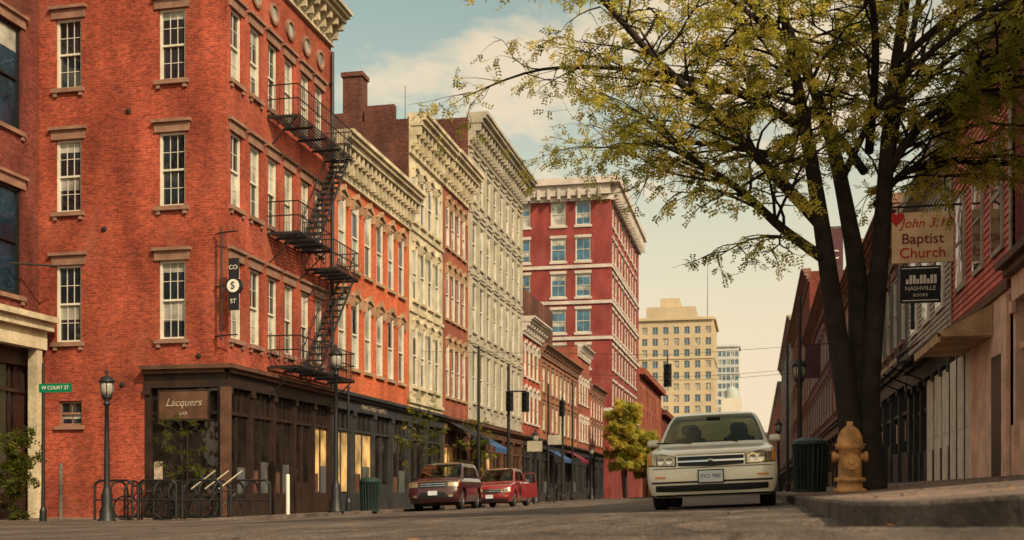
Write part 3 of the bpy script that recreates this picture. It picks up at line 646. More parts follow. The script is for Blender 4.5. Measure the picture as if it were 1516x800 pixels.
class Tree:
    def __init__(s,keep=None): s.v=[];s.f=[];s.leaf=[];s.keep=keep
    def tube(s,pts,rad,n):
        base=len(s.v); m=len(pts)
        for i,(p,r) in enumerate(zip(pts,rad)):
            d=pts[min(i+1,m-1)]-pts[max(i-1,0)]; d=Vector(d).normalized() if np.linalg.norm(d)>1e-6 else Vector((0,0,1))
            a=d.cross(Vector((.3,.9,.1))).normalized(); c=d.cross(a)
            for k in range(n):
                t=2*math.pi*k/n; q=Vector(p)+(a*math.cos(t)+c*math.sin(t))*r; s.v.append(tuple(q))
        for i in range(m-1):
            for k in range(n):
                A=base+i*n+k;Bq=base+i*n+(k+1)%n; s.f.append((A,Bq,Bq+n,A+n))
    def grow(s,p,d,L,r,lvl,leafd,droop=.0,segs=6,sp=1.0):
        pts=[np.array(p)]; d=np.array(d)/np.linalg.norm(d)
        for i in range(segs):
            d=d+rng.normal(0,.16,3)+np.array([0,0,-droop]); d/=np.linalg.norm(d); pts.append(pts[-1]+d*L/segs)
        if s.keep and not s.keep(pts[-1]): return
        s.tube(pts,np.linspace(r,r*.25,len(pts)),4 if lvl<2 else 3)
        if lvl<2:
            k=int(L/((.17 if lvl==1 else .24)*sp))
            for i in range(k):
                t=.2+.8*(i+rng.random())/k; dd=pts[min(int(t*segs)+1,segs)]-pts[min(int(t*segs),segs-1)] if t*segs<segs-1 else d
                side=np.cross(dd,[0,0,1]); side/=np.linalg.norm(side)+1e-6
                nd=dd/np.linalg.norm(dd)*.6+side*(1 if i%2 else -1)*rng.uniform(.5,1)+np.array([0,0,rng.uniform(-.3,.35)])
                j=min(t*segs,segs-.001); i0=int(j); q=pts[i0]+(pts[i0+1]-pts[i0])*(j-i0)
                s.grow(q,nd,L*rng.uniform(.3,.5)*(1.1-t*.4),r*.5,lvl+1,leafd,droop+.03,4,sp)
        else:
            for i in range(1,len(pts)):
                nn=int(leafd+rng.random())
                for _ in range(nn):
                    q=pts[i]+(pts[i-1]-pts[i])*rng.random(); s.leaf.append((q,rng.normal(0,1,3)*.7+d+np.array([0,0,-.35])))
        if lvl==1: s.leaf.append((pts[-1],d))
    def build(s,name,lsize=.15,nl=5,w=.022,weights=(.35,.35,.2,.1),rotz=0,loc=(0,0,0)):
        e=bpy.data.objects.new(name,None); COL.objects.link(e)
        o=mkmesh('trunk_and_branches',s.v,s.f,'bark',smooth=True,uv=False); o.parent=e
        q=np.array([a[0] for a in s.leaf]); d=np.array([a[1] for a in s.leaf]); d/=np.linalg.norm(d,axis=1)[:,None]+1e-9
        n=len(q); rv=rng.normal(0,1,(n,3))*.6+np.array([0,0,1]); side=np.cross(d,rv); side/=np.linalg.norm(side,axis=1)[:,None]+1e-9
        V=[]
        L=lsize*rng.uniform(.6,1.3,n)
        for k in range(nl):
            for sg in(-1,1):
                c=q+d*(L*(k+.6)/nl)[:,None]
                tip=c+side*(sg*w*rng.uniform(1.6,2.6,n))[:,None]+d*(w*.9)+rng.normal(0,w*.35,(n,3))
                mid=(c+tip)/2; wd=d*(w*.75)
                V.append(np.stack([c,mid-wd,tip,mid+wd],1))
        V=np.concatenate(V,0); nq=len(V); verts=V.reshape(-1,3)
        me=bpy.data.meshes.new('foliage'); me.vertices.add(nq*4); me.vertices.foreach_set('co',verts.ravel()); me.loops.add(nq*4); me.loops.foreach_set('vertex_index',np.arange(nq*4,dtype=np.int32))
        me.polygons.add(nq); me.polygons.foreach_set('loop_start',np.arange(0,nq*4,4,dtype=np.int32)); me.polygons.foreach_set('loop_total',np.full(nq,4,dtype=np.int32))
        for m in LM: me.materials.append(m)
        cl=np.array([mn.noise(Vector(p)*1.1) for p in q]); u=np.clip(rng.random(n)*.7+.15+cl*.9,0,.999); cw=np.cumsum(weights)
        mi=np.searchsorted(cw,u); mi=np.clip(mi,0,3); mi=np.tile(mi,nl*2)
        me.polygons.foreach_set('material_index',mi.astype(np.int32)); me.update(calc_edges=True)
        o=bpy.data.objects.new('foliage',me); COL.objects.link(o); o.parent=e
        e.location=loc; e.rotation_euler=(0,0,rotz); print(name,'leaf quads',nq); return e
T=Tree(keep=lambda p: not (p[0]>-.7 and p[2]<3.85) and p[0]>-6.3)
limbs=[
 ([(-.10,0,-.1,.24),(-.12,0,.35,.19),(-.15,0,.9,.155),(-.36,-.05,2.25,.13),(-.57,-.1,3.6,.105),(-.77,0,4.96,.08),(-1.0,.1,6.3,.05),(-1.3,.2,7.6,.02)],5,1.2),
 ([(.02,.1,-.1,.25),(.02,.1,.35,.2),(.0,.1,.9,.16),(0,.15,2.7,.13),(-.14,.2,3.8,.105),(-.35,.4,5.0,.08),(-.7,.7,6.2,.05),(-1.1,1,7.6,.02)],5,1.2),
 ([(.14,.0,-.1,.22),(.12,0,.4,.18),(.1,0,1.3,.14),(.22,-.1,3.2,.115),(.32,-.2,5.0,.085),(.5,-.4,6.8,.05),(.6,-.5,8.2,.02)],5,1.2),
 ([(.2,-.1,3.0,.09),(.45,.3,4.4,.075),(.9,.7,6.2,.05),(1.3,1.1,7.8,.02)],2,1.2),
 ([(-.5,-.1,3.05,.075),(-1.1,-.3,3.4,.06),(-1.75,-.6,3.85,.045),(-2.5,-.9,4.2,.03),(-3.0,-1,4.35,.012)],2,.8),
 ([(-.55,-.1,3.5,.085),(-1.3,-.2,4.25,.07),(-2.0,-.5,4.8,.058),(-2.85,-.9,5.4,.045),(-3.8,-1.3,6.2,.03),(-4.6,-1.6,6.4,.012)],2,.8),
 ([(-.75,0,4.8,.06),(-1.6,.3,5.4,.05),(-2.8,.6,5.8,.035),(-4.2,.8,5.9,.02),(-5.3,.9,5.55,.01)],1,.7),
 ([(-.3,.4,4.9,.06),(-.9,.2,6.0,.05),(-2.0,-.4,6.6,.035),(-3.4,-.9,6.7,.02),(-5.0,-1.0,6.4,.01)],1,1.1),
 ([(.27,-.1,4.1,.07),(.55,-.2,4.6,.06),(1.13,-.4,5.2,.05),(1.85,-.6,5.6,.035),(2.8,-.8,5.8,.012)],1,1.0),
 ([(.2,0,3.8,.05),(.6,.3,4.25,.045),(1.15,.5,4.5,.035),(2.0,.8,4.6,.025),(2.8,1,4.6,.01)],2,.7),
 ([(.1,0,4.5,.06),(-.2,-1.2,5.5,.045),(-.7,-2.2,6.1,.03),(-1.4,-3.2,6.3,.01)],1,.7),
 ([(.1,.2,4.3,.06),(-.2,1.3,5.4,.045),(-.8,2.6,6.2,.03),(-1.6,3.6,6.5,.01)],1,.9),
 ([(.4,-.3,5.6,.05),(1.2,-.8,6.2,.04),(2.2,-1.2,6.5,.025),(3.2,-1.6,6.4,.01)],1,1.3),
 ([(.3,.1,4.9,.05),(1.0,.3,5.6,.04),(1.9,.6,6.3,.025),(3.0,.9,6.7,.01)],1,1.3),
 ([(-1.0,.1,6.0,.04),(-2,0,6.7,.03),(-3.2,-.3,7.0,.015),(-4.6,-.5,7.0,.01)],1,1.0),
 ([(-.65,-.05,4.3,.05),(-1.3,.6,4.7,.04),(-2.2,1.2,5.0,.03),(-3.4,1.8,5.1,.01)],1,.6),
 ([(-.2,.2,4.2,.05),(.1,-.8,5.0,.04),(.9,-1.8,5.6,.03),(1.8,-2.6,5.7,.01)],1,.8)]
for pts,skip,dens in limbs:
    C=catmull(pts,5); T.tube([c[:3] for c in C],[c[3] for c in C],10)
    m=len(C)
    for i in range(skip*5 if skip>2 else 3,m):
        c=C[i]; d=C[min(i+1,m-1)]-C[max(0,i-1)]; d=d[:3]/(np.linalg.norm(d[:3])+1e-9)
        for rep in range(1 if rng.random()<.65 else 2):
            th=rng.uniform(0,2*math.pi); out=np.array([math.cos(th),math.sin(th)*.8,rng.uniform(-.2,.35)])
            if skip<=2: out=out*.8+d*.7
            L=rng.uniform(.7,1.7)*(1.15 if c[3]>.03 else .8)
            T.grow(c[:3],out,L,min(.022,c[3]*.5),0,1.25*dens,.04,sp=1.1)
TH=math.radians(12.23)
T.build('honey_locust_tree',lsize=.15,nl=4,w=.0215,rotz=TH,loc=(1.36,15.6,.2),weights=(.3,.40,.24,.06))
def smalltree(name,x,y,z,h,cr,stem=.05,leafd=3,w=.04,weights=(.35,.35,.15,.15),nb=16,start=.35):
    T=Tree(); top=h*.8
    pts=[np.array((0,0,0.)),np.array((.03,0,h*.3)),np.array((-.02,.03,h*.6)),np.array((.0,0,top))]
    T.tube(pts,[stem,stem*.8,stem*.5,stem*.2],7)
    for i in range(nb):
        t=start+(1-start)*i/nb; zz=top*t; th=i*2.4; L=cr*(1.05-.6*abs(t-.6))
        T.grow((0,0,zz),(math.cos(th),math.sin(th),.55),L,stem*.3,0,leafd,.01)
    return T.build(name,lsize=.2*w/.04,nl=3,w=w,weights=weights,loc=(x,y,z))
smalltree('street_tree',-11.7,103,-.4,10.5,1.7,.14,4,.09,(.4,.5,.1,0),20,.3)
smalltree('sapling_tree',-12.3,40.5,-.4,4.8,1.0,.04,1,.03,(.1,.1,.0,.8))
smalltree('sapling_tree',-12.3,49.5,-.4,4.6,1.0,.04,1,.03,(.1,.1,.0,.8))
smalltree('sapling_tree',-15.9,29.2,-.6,3.6,.8,.04,1,.026,(.0,.0,.0,1))
smalltree('leafy_shrub',-20.3,27.2,-.6,3.0,1.1,.05,3,.045,(.0,0,0,1),14,.1)
smalltree('street_tree',-12.3,130,-.4,8,2.2,.1,3,.09,(.4,.4,.2,0))
# ------------------------------------------------------------ CARS
M['carwhite']=mat('car_white_paint',(.68,.62,.52),.28,var=.06,spec=.5,coat=.8)
M['carred']=mat('car_red_paint',(.22,.015,.02),.28,var=.05,spec=.5,coat=1)
M['cardred']=mat('car_maroon_paint',(.05,.007,.011),.28,var=.05,spec=.5,coat=1)
M['rubber']=mat('tyre_rubber',(.018,.017,.016),.85,var=.2)
M['chrome']=mat('chrome',(.6,.6,.58),.12,metal=1,var=0)
M['wheelrim']=mat('alloy_wheel',(.3,.3,.3),.35,metal=.8,var=.1)
M['trimblack']=mat('black_plastic',(.012,.012,.012),.6,var=.1)
M['interior']=mat('grey_upholstery',(.05,.045,.04),.9,var=.2)
M['reflector']=mat('headlamp_reflector',(.50,.41,.28),.2,metal=.7,var=.35,scale=14)
M['plate']=mat('licence_plate',(.55,.57,.6),.5,var=.1)
M['platetext']=mat('plate_text',(.04,.05,.15),.5,var=0)
def carglass():
    m=bpy.data.materials.new('car_glass'); m.use_nodes=True; nt=m.node_tree; nt.nodes.clear()
    out=N(nt,'ShaderNodeOutputMaterial'); t=N(nt,'ShaderNodeBsdfTransparent'); t.inputs[0].default_value=(.62,.64,.48,1); g=N(nt,'ShaderNodeBsdfGlossy'); g.inputs['Roughness'].default_value=.02; g.inputs[0].default_value=(.8,.78,.65,1)
    fr=N(nt,'ShaderNodeFresnel'); fr.inputs[0].default_value=1.33; mx=N(nt,'ShaderNodeMixShader')
    nt.links.new(fr.outputs[0],mx.inputs[0]); nt.links.new(t.outputs[0],mx.inputs[1]); nt.links.new(g.outputs[0],mx.inputs[2]); nt.links.new(mx.outputs[0],out.inputs[0]); return m
M['carglass']=carglass()
QS=[-1,-.992,-.97,-.93,-.88,-.78,-.62,-.42,-.2,0,.2,.42,.62,.78,.88,.93,.97,.992,1]
TS=[.03,.12,.25,.42,.46,.6,.75,.88,.97]
def ring(W,yf,yr,R,bow):
    R=min(R,max(.02,(yr-yf-2*bow)*.4)); out=[]
    fy=lambda q:bow*q*q+R*(1-max(0,1-abs(q)**6)**(1/6))
    for q in QS: out.append((q*W,yf+fy(q)))
    a=yf+fy(1);c=yr-fy(1)
    for t in TS: out.append((W,a+(c-a)*t))
    for q in QS[::-1]: out.append((q*W,yr-fy(q)))
    for t in TS[::-1]: out.append((-W,a+(c-a)*t))
    return out
def make_car(name,loc,rot,paint,body,cab,wheels,wr,R=.3,bow=.1,kind='sedan',door=False):
    b=B(name)
    vs=[];fs=[]
    rings=[[(x,y,z) for x,y in ring(W,yf,yr,R,bow)] for z,W,yf,yr in body]
    n=len(rings[0])
    for r in rings: vs+=r
    for j in range(len(rings)-1):
        for k in range(n): a=j*n+k;c=j*n+(k+1)%n; fs.append((a,c,c+n,a+n))
    fs.append(tuple(range(n))[::-1]); fs.append(tuple((len(rings)-1)*n+k for k in range(n)))
    e=b.done()
    o=mkmesh('body',vs,fs,paint,smooth=True,uv=False)
    cuts=[]
    for wy in wheels:
        for sx in(-1,1):
            cb=B('c'); cb.lathe('c|trimblack',(sx*.9-.28,wy,wr),[(wr+.06,0),(wr+.06,.56)],28,'x'); v,f=cb.parts['c|trimblack']
            c=mkmesh('cut',v,f,'trimblack',uv=False); cuts.append(c)
            md=o.modifiers.new('b','BOOLEAN'); md.operation='DIFFERENCE'; md.object=c; md.solver='EXACT'
    bpy.context.view_layer.update()
    me=bpy.data.meshes.new_from_object(o.evaluated_get(bpy.context.evaluated_depsgraph_get())); o.modifiers.clear(); o.data=me
    for c in cuts: bpy.data.objects.remove(c)
    for p in me.polygons: p.use_smooth=len(p.vertices)<6
    me.set_sharp_from_angle(angle=math.radians(40))
    o.parent=e
    rings=[[(x,y,z) for x,y in ring(W,yf,yr,R*.5,bow*.8)] for z,W,yf,yr in cab]
    vs=[];pf=[];gf=[]
    for r in rings: vs+=r
    nq=len(QS);nt_=len(TS); nr=len(rings)
    g0,g1=1,nr-4
    for j in range(nr-1):
        for k in range(n):
            a=j*n+k;c=j*n+(k+1)%n; q=(a,c,c+n,a+n)
            gl=False
            if g0<=j<g1:
                if k<nq-1: gl=3<=k<nq-4
                elif k<nq+nt_: 
                    i=k-(nq-1); gl=i in(1,2,3,5,6,7)
                elif k<2*nq+nt_-1: kk=k-(nq+nt_); gl=3<=kk<nq-4
                else:
                    i=k-(2*nq+nt_-1); gl=i in(2,3,4,6,7,8)
            (gf if gl else pf).append(q)
    pf.append(tuple((nr-1)*n+k for k in range(n)))
    oo=mkmesh('cabin_pillars_and_roof',vs,pf,paint,smooth=True,uv=False); oo.parent=e
    oo.data.set_sharp_from_angle(angle=math.radians(50))
    oo=mkmesh('windows',vs,gf,'carglass',smooth=True,uv=False); oo.parent=e
    zs=[r[0] for r in body]
    def ysurf(x,z,off=.006):
        W=np.interp(z,zs,[r[1] for r in body]); yf=np.interp(z,zs,[r[2] for r in body]); q=min(.999,abs(x)/W)
        return yf+bow*q*q+R*(1-(1-q**6)**(1/6))-off
    c=B('p')
    def patch(key,x0,x1,zlo,zhi,off=.006,nx=10,nz=4):
        zlo=zlo if callable(zlo) else (lambda x,v=zlo:v); zhi=zhi if callable(zhi) else (lambda x,v=zhi:v)
        v,f=c.p(key); i=len(v)
        for a in range(nx+1):
            x=x0+(x1-x0)*a/nx
            for k in range(nz+1):
                z=zlo(x)+(zhi(x)-zlo(x))*k/nz; v.append((x,ysurf(x,z,off),z))
        for a in range(nx):
            for k in range(nz): q=i+a*(nz+1)+k; f.append((q,q+nz+1,q+nz+2,q+1))
    if kind=='sedan':
        for s in(-1,1):
            zl_=lambda x:.585+.05*(abs(x)-.45); zh=lambda x:min(.775,.70+.22*(abs(x)-.46))
            patch('headlamp_gasket|trimblack',s*.455,s*.842,lambda x:zl_(x)-.012,lambda x:zh(x)+.01,.004,16,6)
            patch('headlamps|reflector',s*.47,s*.71,zl_,zh,.012,10,6)
            patch('headlamps|reflector',s*.722,s*.79,zl_,zh,.012,4,6); patch('turn_lamps|amber',s*.797,s*.836,zl_,zh,.013,4,6)
            for hx in(.55,.66): c.lathe('headlamp_bulbs|chrome',(s*hx,ysurf(hx,.65)-.012,.65),[(.048,0),(.042,-.008),(.015,-.004)],14,'y')
            patch('bumper_lamp|amber',s*.60,s*.74,.42,.445,.006,4)
        patch('grille|trimblack',-.43,.43,lambda x:.56+.05*abs(x),lambda x:.70,.01,16)
        patch('grille_chrome|chrome',-.44,.44,lambda x:.625,lambda x:.648,.028,16,1)
        patch('grille_chrome|chrome',-.44,.44,lambda x:.70,lambda x:.712,.02,16,1)
        patch('hood_gap|trimblack',-.46,.46,.726,.732,.004,24,1)
        patch('bumper_gap|trimblack',-.84,.84,.545,.553,.004,24,1)
        patch('lower_intake|trimblack',-.74,.74,lambda x:.235+.05*max(0,abs(x)-.5),.325,.008,24)
        patch('bumper_strip|trimblack',-.855,.855,.352,.375,.012,24,1)
        patch('splitter|trimblack',-.80,.80,.175,.198,.012,20,1)
        py=ysurf(0,.42)-.02
        c.box('licence_plate|plate',-.155,.155,py-.008,py+.03,.355,.505); c.box('plate_holder|trimblack',-.17,.17,py+.0,py+.04,.34,.52)
        mz=.955;my=1.42;mx_=.865
        c.lathe('badge|chrome',(0,ysurf(0,.67)-.03,.637),[(.03,0),(.025,-.006)],12,'y',(1.4,.8))
    else:
        for s in(-1,1):
            patch('headlamps|reflector',s*.52,s*.82,.80,.96,.012,8); patch('turn_lamps|amber',s*.825,s*.87,.80,.96,.012,3)
            patch('fog_lamps|reflector',s*.55,s*.68,.45,.53,.012,4)
        patch('grille|trimblack',-.46,.46,.78,.97,.01,12)
        for z in(.83,.90): patch('grille_bar|chrome',-.45,.45,z,z+.02,.02,10,1)
        patch('bumper|trimblack',-.88,.88,.40,.44,.012,20,1); patch('lower_intake|trimblack',-.45,.45,.46,.62,.01,10)
        py=ysurf(0,.6)-.02; c.box('licence_plate|plate',-.155,.155,py-.01,py+.02,.52,.67)
        mz=1.15;my=1.35;mx_=.97
        for s in(-.55,.55): c.path('roof_rails|trimblack',[(s,2.1,1.72),(s,4.0,1.72)],.02)
    for s in(-1,1):
        # squared mirror housing (four-sided superellipse)
        mk='mirrors|'+('trimblack' if kind!='sedan' else paint)
        v,f=c.p(mk); i0=len(v); nn=16
        for yy_,sc_ in((-.05,.45),(-.035,.85),(.0,1),(.045,1),(.05,.9)):
            for kq in range(nn):
                t=2*math.pi*kq/nn; ct,st=math.cos(t),math.sin(t)
                v.append((s*mx_+.085*sc_*math.copysign(abs(ct)**.5,ct),my+yy_,mz+.052*sc_*math.copysign(abs(st)**.5,st)))
        for j in range(4):
            for kq in range(nn): a=i0+j*nn+kq;cc=i0+j*nn+(kq+1)%nn; f.append((a,cc,cc+nn,a+nn))
        f.append(tuple(i0+kq for kq in range(nn))[::-1]); f.append(tuple(i0+4*nn+kq for kq in range(nn)))
        c.tube(mk,(s*(mx_-.02),my+.02,mz-.02),(s*(mx_-.16),my+.06,mz-.05),.022)
    for wy in wheels:
        for s in(-1,1):
            x=s*.66
            prof=[(wr*.62,-.10),(wr*.9,-.105),(wr,-.08),(wr,.08),(wr*.9,.105),(wr*.62,.10)]
            c.lathe('tyres|rubber',(x+s*.07,wy,wr),prof,28,'x')
            c.lathe('rims|wheelrim',(x+s*.07,wy,wr),[(wr*.6,s*.07),(wr*.62,s*.102),(wr*.55,s*.104),(wr*.5,s*.06),(wr*.15,s*.06),(wr*.12,s*.09),(.01,s*.09)],20,'x')
            for k in range(5):
                t=2*math.pi*k/5; c.tube('rims|wheelrim',(x+s*.14,wy,wr),(x+s*.15,wy+math.cos(t)*wr*.56,wr+math.sin(t)*wr*.56),.035,n=5)
    c.box('underbody|trimblack',-.62,.62,.5,4.1,.16,.5)
    zb=body[-1][0]; y0=cab[0][2]
    for s in(-.36,.36):
        for yy_ in(y0+.95,y0+1.95):
            c.lathe('seats|interior',(s,yy_,zb-.1),[(.24,0),(.25,.15),(.22,.22),(.1,.26)],14,'z',(1,.5))
            c.lathe('headrests|interior',(s,yy_+.02,zb+.17),[(.03,0),(.11,.02),(.13,.08),(.12,.14),(.07,.17)],12,'z',(1,.5))
    c.box('dashboard|interior',-.68,.68,y0+.25,y0+.6,zb-.02,zb+.05)
    c.lathe('steering_wheel|trimblack',(.36,y0+.62,zb+.03),[(.17,0),(.185,.015),(.17,.03),(.155,.015)],20,'y')
    c.box('rear_mirror|trimblack',-.1,.1,cab[4][2]+.12,cab[4][2]+.16,cab[-3][0]-.14,cab[-3][0]-.08)
    for s in(-.3,.35): c.tube('wipers|trimblack',(s,cab[1][2]-.01,zb+.02),(s-.5,cab[2][2]-.0,zb+.05),.01,n=4)
    if door:
        c.box('open_door|'+paint,.95,1.6,1.75,1.81,.35,.92); c.path('door_frame|'+paint,[(.98,1.78,.92),(1.1,1.78,1.33),(1.5,1.78,1.33),(1.58,1.78,.92)],.022)
        c.box('door_trim|interior',.97,1.58,1.81,1.83,.38,.88)
    for key,(v,f) in c.parts.items():
        pn,mn_=key.split('|'); o=mkmesh(pn,v,f,mn_,smooth=pn in('tyres','mirrors','headlamps','grille','seats','headrests','headlamp_bulbs','headlamp_gasket'),uv=False)
        o.data.set_sharp_from_angle(angle=math.radians(45))
        o.parent=e
    if kind=='sedan' and not door: text('FX2 9BE',.075,(0,ysurf(0,.42)-.03,.43),RS,'platetext',e,.001)
    e.location=loc; e.rotation_euler=rot
    return e
sed_body=[(.16,.76,.09,4.5),(.20,.82,.03,4.55),(.30,.85,0,4.6),(.42,.865,0,4.6),(.50,.868,.01,4.6),(.55,.868,.02,4.6),(.57,.866,.05,4.58),(.66,.864,.075,4.56),(.72,.858,.10,4.54),(.755,.85,.15,4.52),(.79,.84,.28,4.5),(.83,.825,.55,4.46),(.87,.80,.86,4.4),(.90,.78,1.10,4.3)]
sed_cab=[(.885,.775,1.06,4.05),(.93,.765,1.15,3.95),(1.01,.745,1.28,3.85),(1.12,.71,1.46,3.7),(1.24,.67,1.68,3.55),(1.32,.635,1.84,3.42),(1.375,.60,1.98,3.34),(1.41,.54,2.15,3.2),(1.432,.42,2.35,3.05),(1.44,.25,2.5,2.95)]
cs_=math.atan(.042)
make_car('parked_white_sedan',(-.57,15.1,zr(-.57)),(0,-cs_,0),'carwhite',sed_body,sed_cab,(.92,3.6),.30)
suv_body=[(.26,.84,.10,4.5),(.32,.87,.03,4.55),(.42,.89,0,4.6),(.60,.90,.0,4.6),(.70,.90,.03,4.6),(.80,.895,.05,4.6),(.92,.89,.08,4.58),(.98,.87,.14,4.56),(1.02,.85,.35,4.55),(1.05,.83,.75,4.54),(1.08,.81,1.05,4.52)]
suv_cab=[(1.06,.81,1.02,4.5),(1.12,.80,1.10,4.48),(1.22,.78,1.25,4.45),(1.34,.75,1.42,4.42),(1.46,.72,1.6,4.38),(1.54,.70,1.72,4.34),(1.60,.67,1.85,4.28),(1.65,.60,2.0,4.2),(1.675,.5,2.2,4.1),(1.69,.3,2.5,3.9)]
make_car('parked_maroon_suv',(-10.65,36.6,zr(-10.65)),(0,-cs_,math.radians(3)),'cardred',suv_body,suv_cab,(.95,3.6),.36,kind='suv')
make_car('parked_red_car',(-10.35,43.6,zr(-10.35)),(0,-cs_,0),'carred',[(z*1.12,W,a,c) for z,W,a,c in sed_body],[(z*1.12,W,a,c) for z,W,a,c in sed_cab],(.92,3.6),.32,door=True)
# ------------------------------------------------------------ STREET FURNITURE
def lamp(x,y,z,h):
    b=B('street_lamp'); k='post|black'
    b.lathe(k,(x,y,z),[(.24,0),(.24,.06),(.18,.12),(.19,.3),(.13,.42),(.15,.7),(.10,.82),(.075,.95),(.06,h*.6),(.05,h-.75),(.09,h-.72),(.09,h-.68),(.05,h-.64),(.12,h-.55),(.14,h-.5)],14)
    b.lathe('globe|lampglass',(x,y,z),[(.11,h-.5),(.16,h-.38),(.17,h-.25),(.15,h-.14)],14)
    for i in range(6):
        t=i*math.pi/3; b.tube('cage|black',(x+.14*math.cos(t),y+.14*math.sin(t),z+h-.5),(x+.18*math.cos(t),y+.18*math.sin(t),z+h-.14),.012,n=4)
    b.lathe('cap|black',(x,y,z),[(.21,h-.14),(.2,h-.11),(.13,h-.02),(.04,h+.03),(.03,h+.08),(.05,h+.12),(.01,h+.2)],14)
    b.done(smooth=('post','globe','cap'))
lamp(-16.3,26.1,-.6,3.75); lamp(-12.0,31.1,-.42,4.75); lamp(1.15,32,.2,3.6); lamp(1.1,60,.2,3.6); lamp(-12.1,62,-.4,3.9); lamp(-12.1,84,-.4,3.9)
def pole(name,x,y,z,h,r=.06):
    b=B(name); b.lathe('post|black',(x,y,z),[(r*2,0),(r*2,.3),(r*1.2,.4),(r,.9),(r*.8,h),(r*.4,h+.03)],10); return b
for x,y,h in((-12.1,48.8,7.1),(-12.1,66,7.0),(-12.1,75,8.0),(-12.4,33.2,3.9),(1.0,27.5,4.6),(1.2,46,6)):
    pole('utility_pole',x,y,-.42 if x<0 else .18,h,.075 if h>6 else .05).done()
def sighead(b,x,y,z):
    b.box('signal_housing|black',x-.17,x+.17,y-.1,y+.14,z-.5,z+.5)
    for k,m in enumerate(('signblack','signblack','dkgreen')):
        zz=z+.32-.32*k; b.lathe('lens|'+m,(x,y-.1,zz),[(.1,0),(.09,-.02)],12,'y'); b.lathe('visor|black',(x,y-.1,zz),[(.12,0),(.125,-.18),(.115,-.18),(.11,0)],12,'y')
b=pole('traffic_signal',-12.1,55,-.4,6.9,.09); sighead(b,-12.0,54.8,4.7); sighead(b,-11.2,54.8,4.65); b.path('arm|black',[(-12.1,55,5.2),(-11.2,55,5.2)],.04)
b.done()
b=pole('traffic_signal',-12.1,71,-.4,6.6,.09); sighead(b,-12.1,70.8,5.5); b.done()
b=B('traffic_signal'); sighead(b,-3.85,50.3,5.35); b.tube('hanger|black',(-3.85,50.3,5.8),(-3.85,50.3,6.25),.03); b.tube('span_wire|black',(-15.2,50.3,6.7),(-3.85,50.3,6.25),.008,n=4); b.tube('span_wire|black',(-3.85,50.3,6.25),(4.2,50.3,6.6),.008,n=4); b.done()
b=B('overhead_wires')
for z,y in((9.3,88),(9.8,90)):
    pts=[(LX+19.4*t,y,z-.5*math.sin(math.pi*t)) for t in np.linspace(0,1,12)]; b.path('wire|black',pts,.014,4)
b.done()
b=pole('street_name_sign',-18.0,25.9,-.6,4.1,.045)
b.box('blade|signgreen',-18.1,-17.15,25.86,25.88,2.75,2.98); e=b.done(); text('W COURT ST',.13,(-17.62,25.85,2.865),RS,'signwhite',e,.002)
for x,y,z in((-11.4,58,2.3),(-11.4,64,2.9)):
    b=pole('parking_sign',x,y,-.45,z+.5,.03); b.box('board|stone',x-.35,x+.45,y-.04,y-.02,z,z+.55); b.done()
for x,y,h,m in((-13.2,30.4,1.2,'signwhite'),(-18.1,26.8,1.45,'conc')):
    b=B('bollard'); b.lathe('post|'+m,(x,y,-.55),[(.07,0),(.065,.05),(.055,.08),(.055,h),(.04,h+.05)],12); b.done()
def arcpts(c,r,a0,a1,n,ax): 
    return [Vector(c)+ax*(r*math.cos(math.radians(a0+(a1-a0)*i/n)))+Vector((0,0,r*math.sin(math.radians(a0+(a1-a0)*i/n)))) for i in range(n+1)]
b=B('bike_rack'); zb=-.58
for i,x in enumerate(np.arange(-17.3,-12.9,.44)):
    ax=Vector((.25,.97,0)).normalized(); c=Vector((x,28.3,zb+.75))
    pts=[c-ax*.32+Vector((0,0,-.75))]+arcpts(c,.32,180,0,8,ax)+[c+ax*.32+Vector((0,0,-.75))]
    b.path('hoops|black',pts,.032,8)
b.path('rails|black',[(-17.5,28.3,zb+.08),(-12.9,28.3,zb+.08)],.03); b.path('rails|black',[(-17.5,28.62,zb+.08),(-12.9,28.62,zb+.08)],.03)
for x in(-17.6,-16.3,-15.0,-13.6):
    b.path('guard_rail|black',[(x,27.6,zb),(x,27.6,zb+.98),(x+.15,27.6,zb+1.08),(x+1.0,27.6,zb+1.08),(x+1.12,27.6,zb+.98),(x+1.12,27.6,zb)],.035)
    b.path('guard_rail|black',[(x,27.6,zb+.55),(x+1.1,27.6,zb+.55)],.025)
for x in(-14.9,-14.5,-14.1): b.path('slanted_bars|stone',[(x,27.9,zb+.85),(x+.5,28.3,zb+1.35)],.02)
b.done()
def bicycle(x,y,z,ang,col):
    b=B('bicycle'); ax=Vector((math.cos(ang),math.sin(ang),0))
    P=lambda s,h:Vector((x,y,z))+ax*s+Vector((0,0,h))
    for s in(-.52,.52):
        pts=arcpts(P(s,.34),.33,0,360,20,ax); b.path('tyres|rubber',pts[:-1],.022,5,True); pts=arcpts(P(s,.34),.305,0,360,16,ax); b.path('rims|iron',pts[:-1],.008,4,True)
        for k in range(10):
            t=k*math.pi*.2; b.tube('spokes|iron',P(s,.34),P(s,.34)+ax*.3*math.cos(t)+Vector((0,0,.3*math.sin(t))),.0025,n=3)
    for a,c in(((-.52,.34),(-.15,.30)),((-.52,.34),(-.22,.78)),((-.15,.3),(-.24,.88)),((-.15,.3),(.36,.74)),((-.21,.76),(.34,.82)),((.34,.9),(.52,.34)),((.34,.82),(.32,1.0))): b.tube('frame|'+col,P(*a),P(*c),.018,n=6)
    sd=ax.cross(Vector((0,0,1))); b.path('handlebar|black',[P(.4,1.0)+sd*.28,P(.32,1.02),P(.4,1.0)-sd*.28],.014); b.box('saddle|black',*(lambda q:(q.x-.1,q.x+.1,q.y-.06,q.y+.06,q.z,q.z+.05))(P(-.25,.9)))
    b.done()
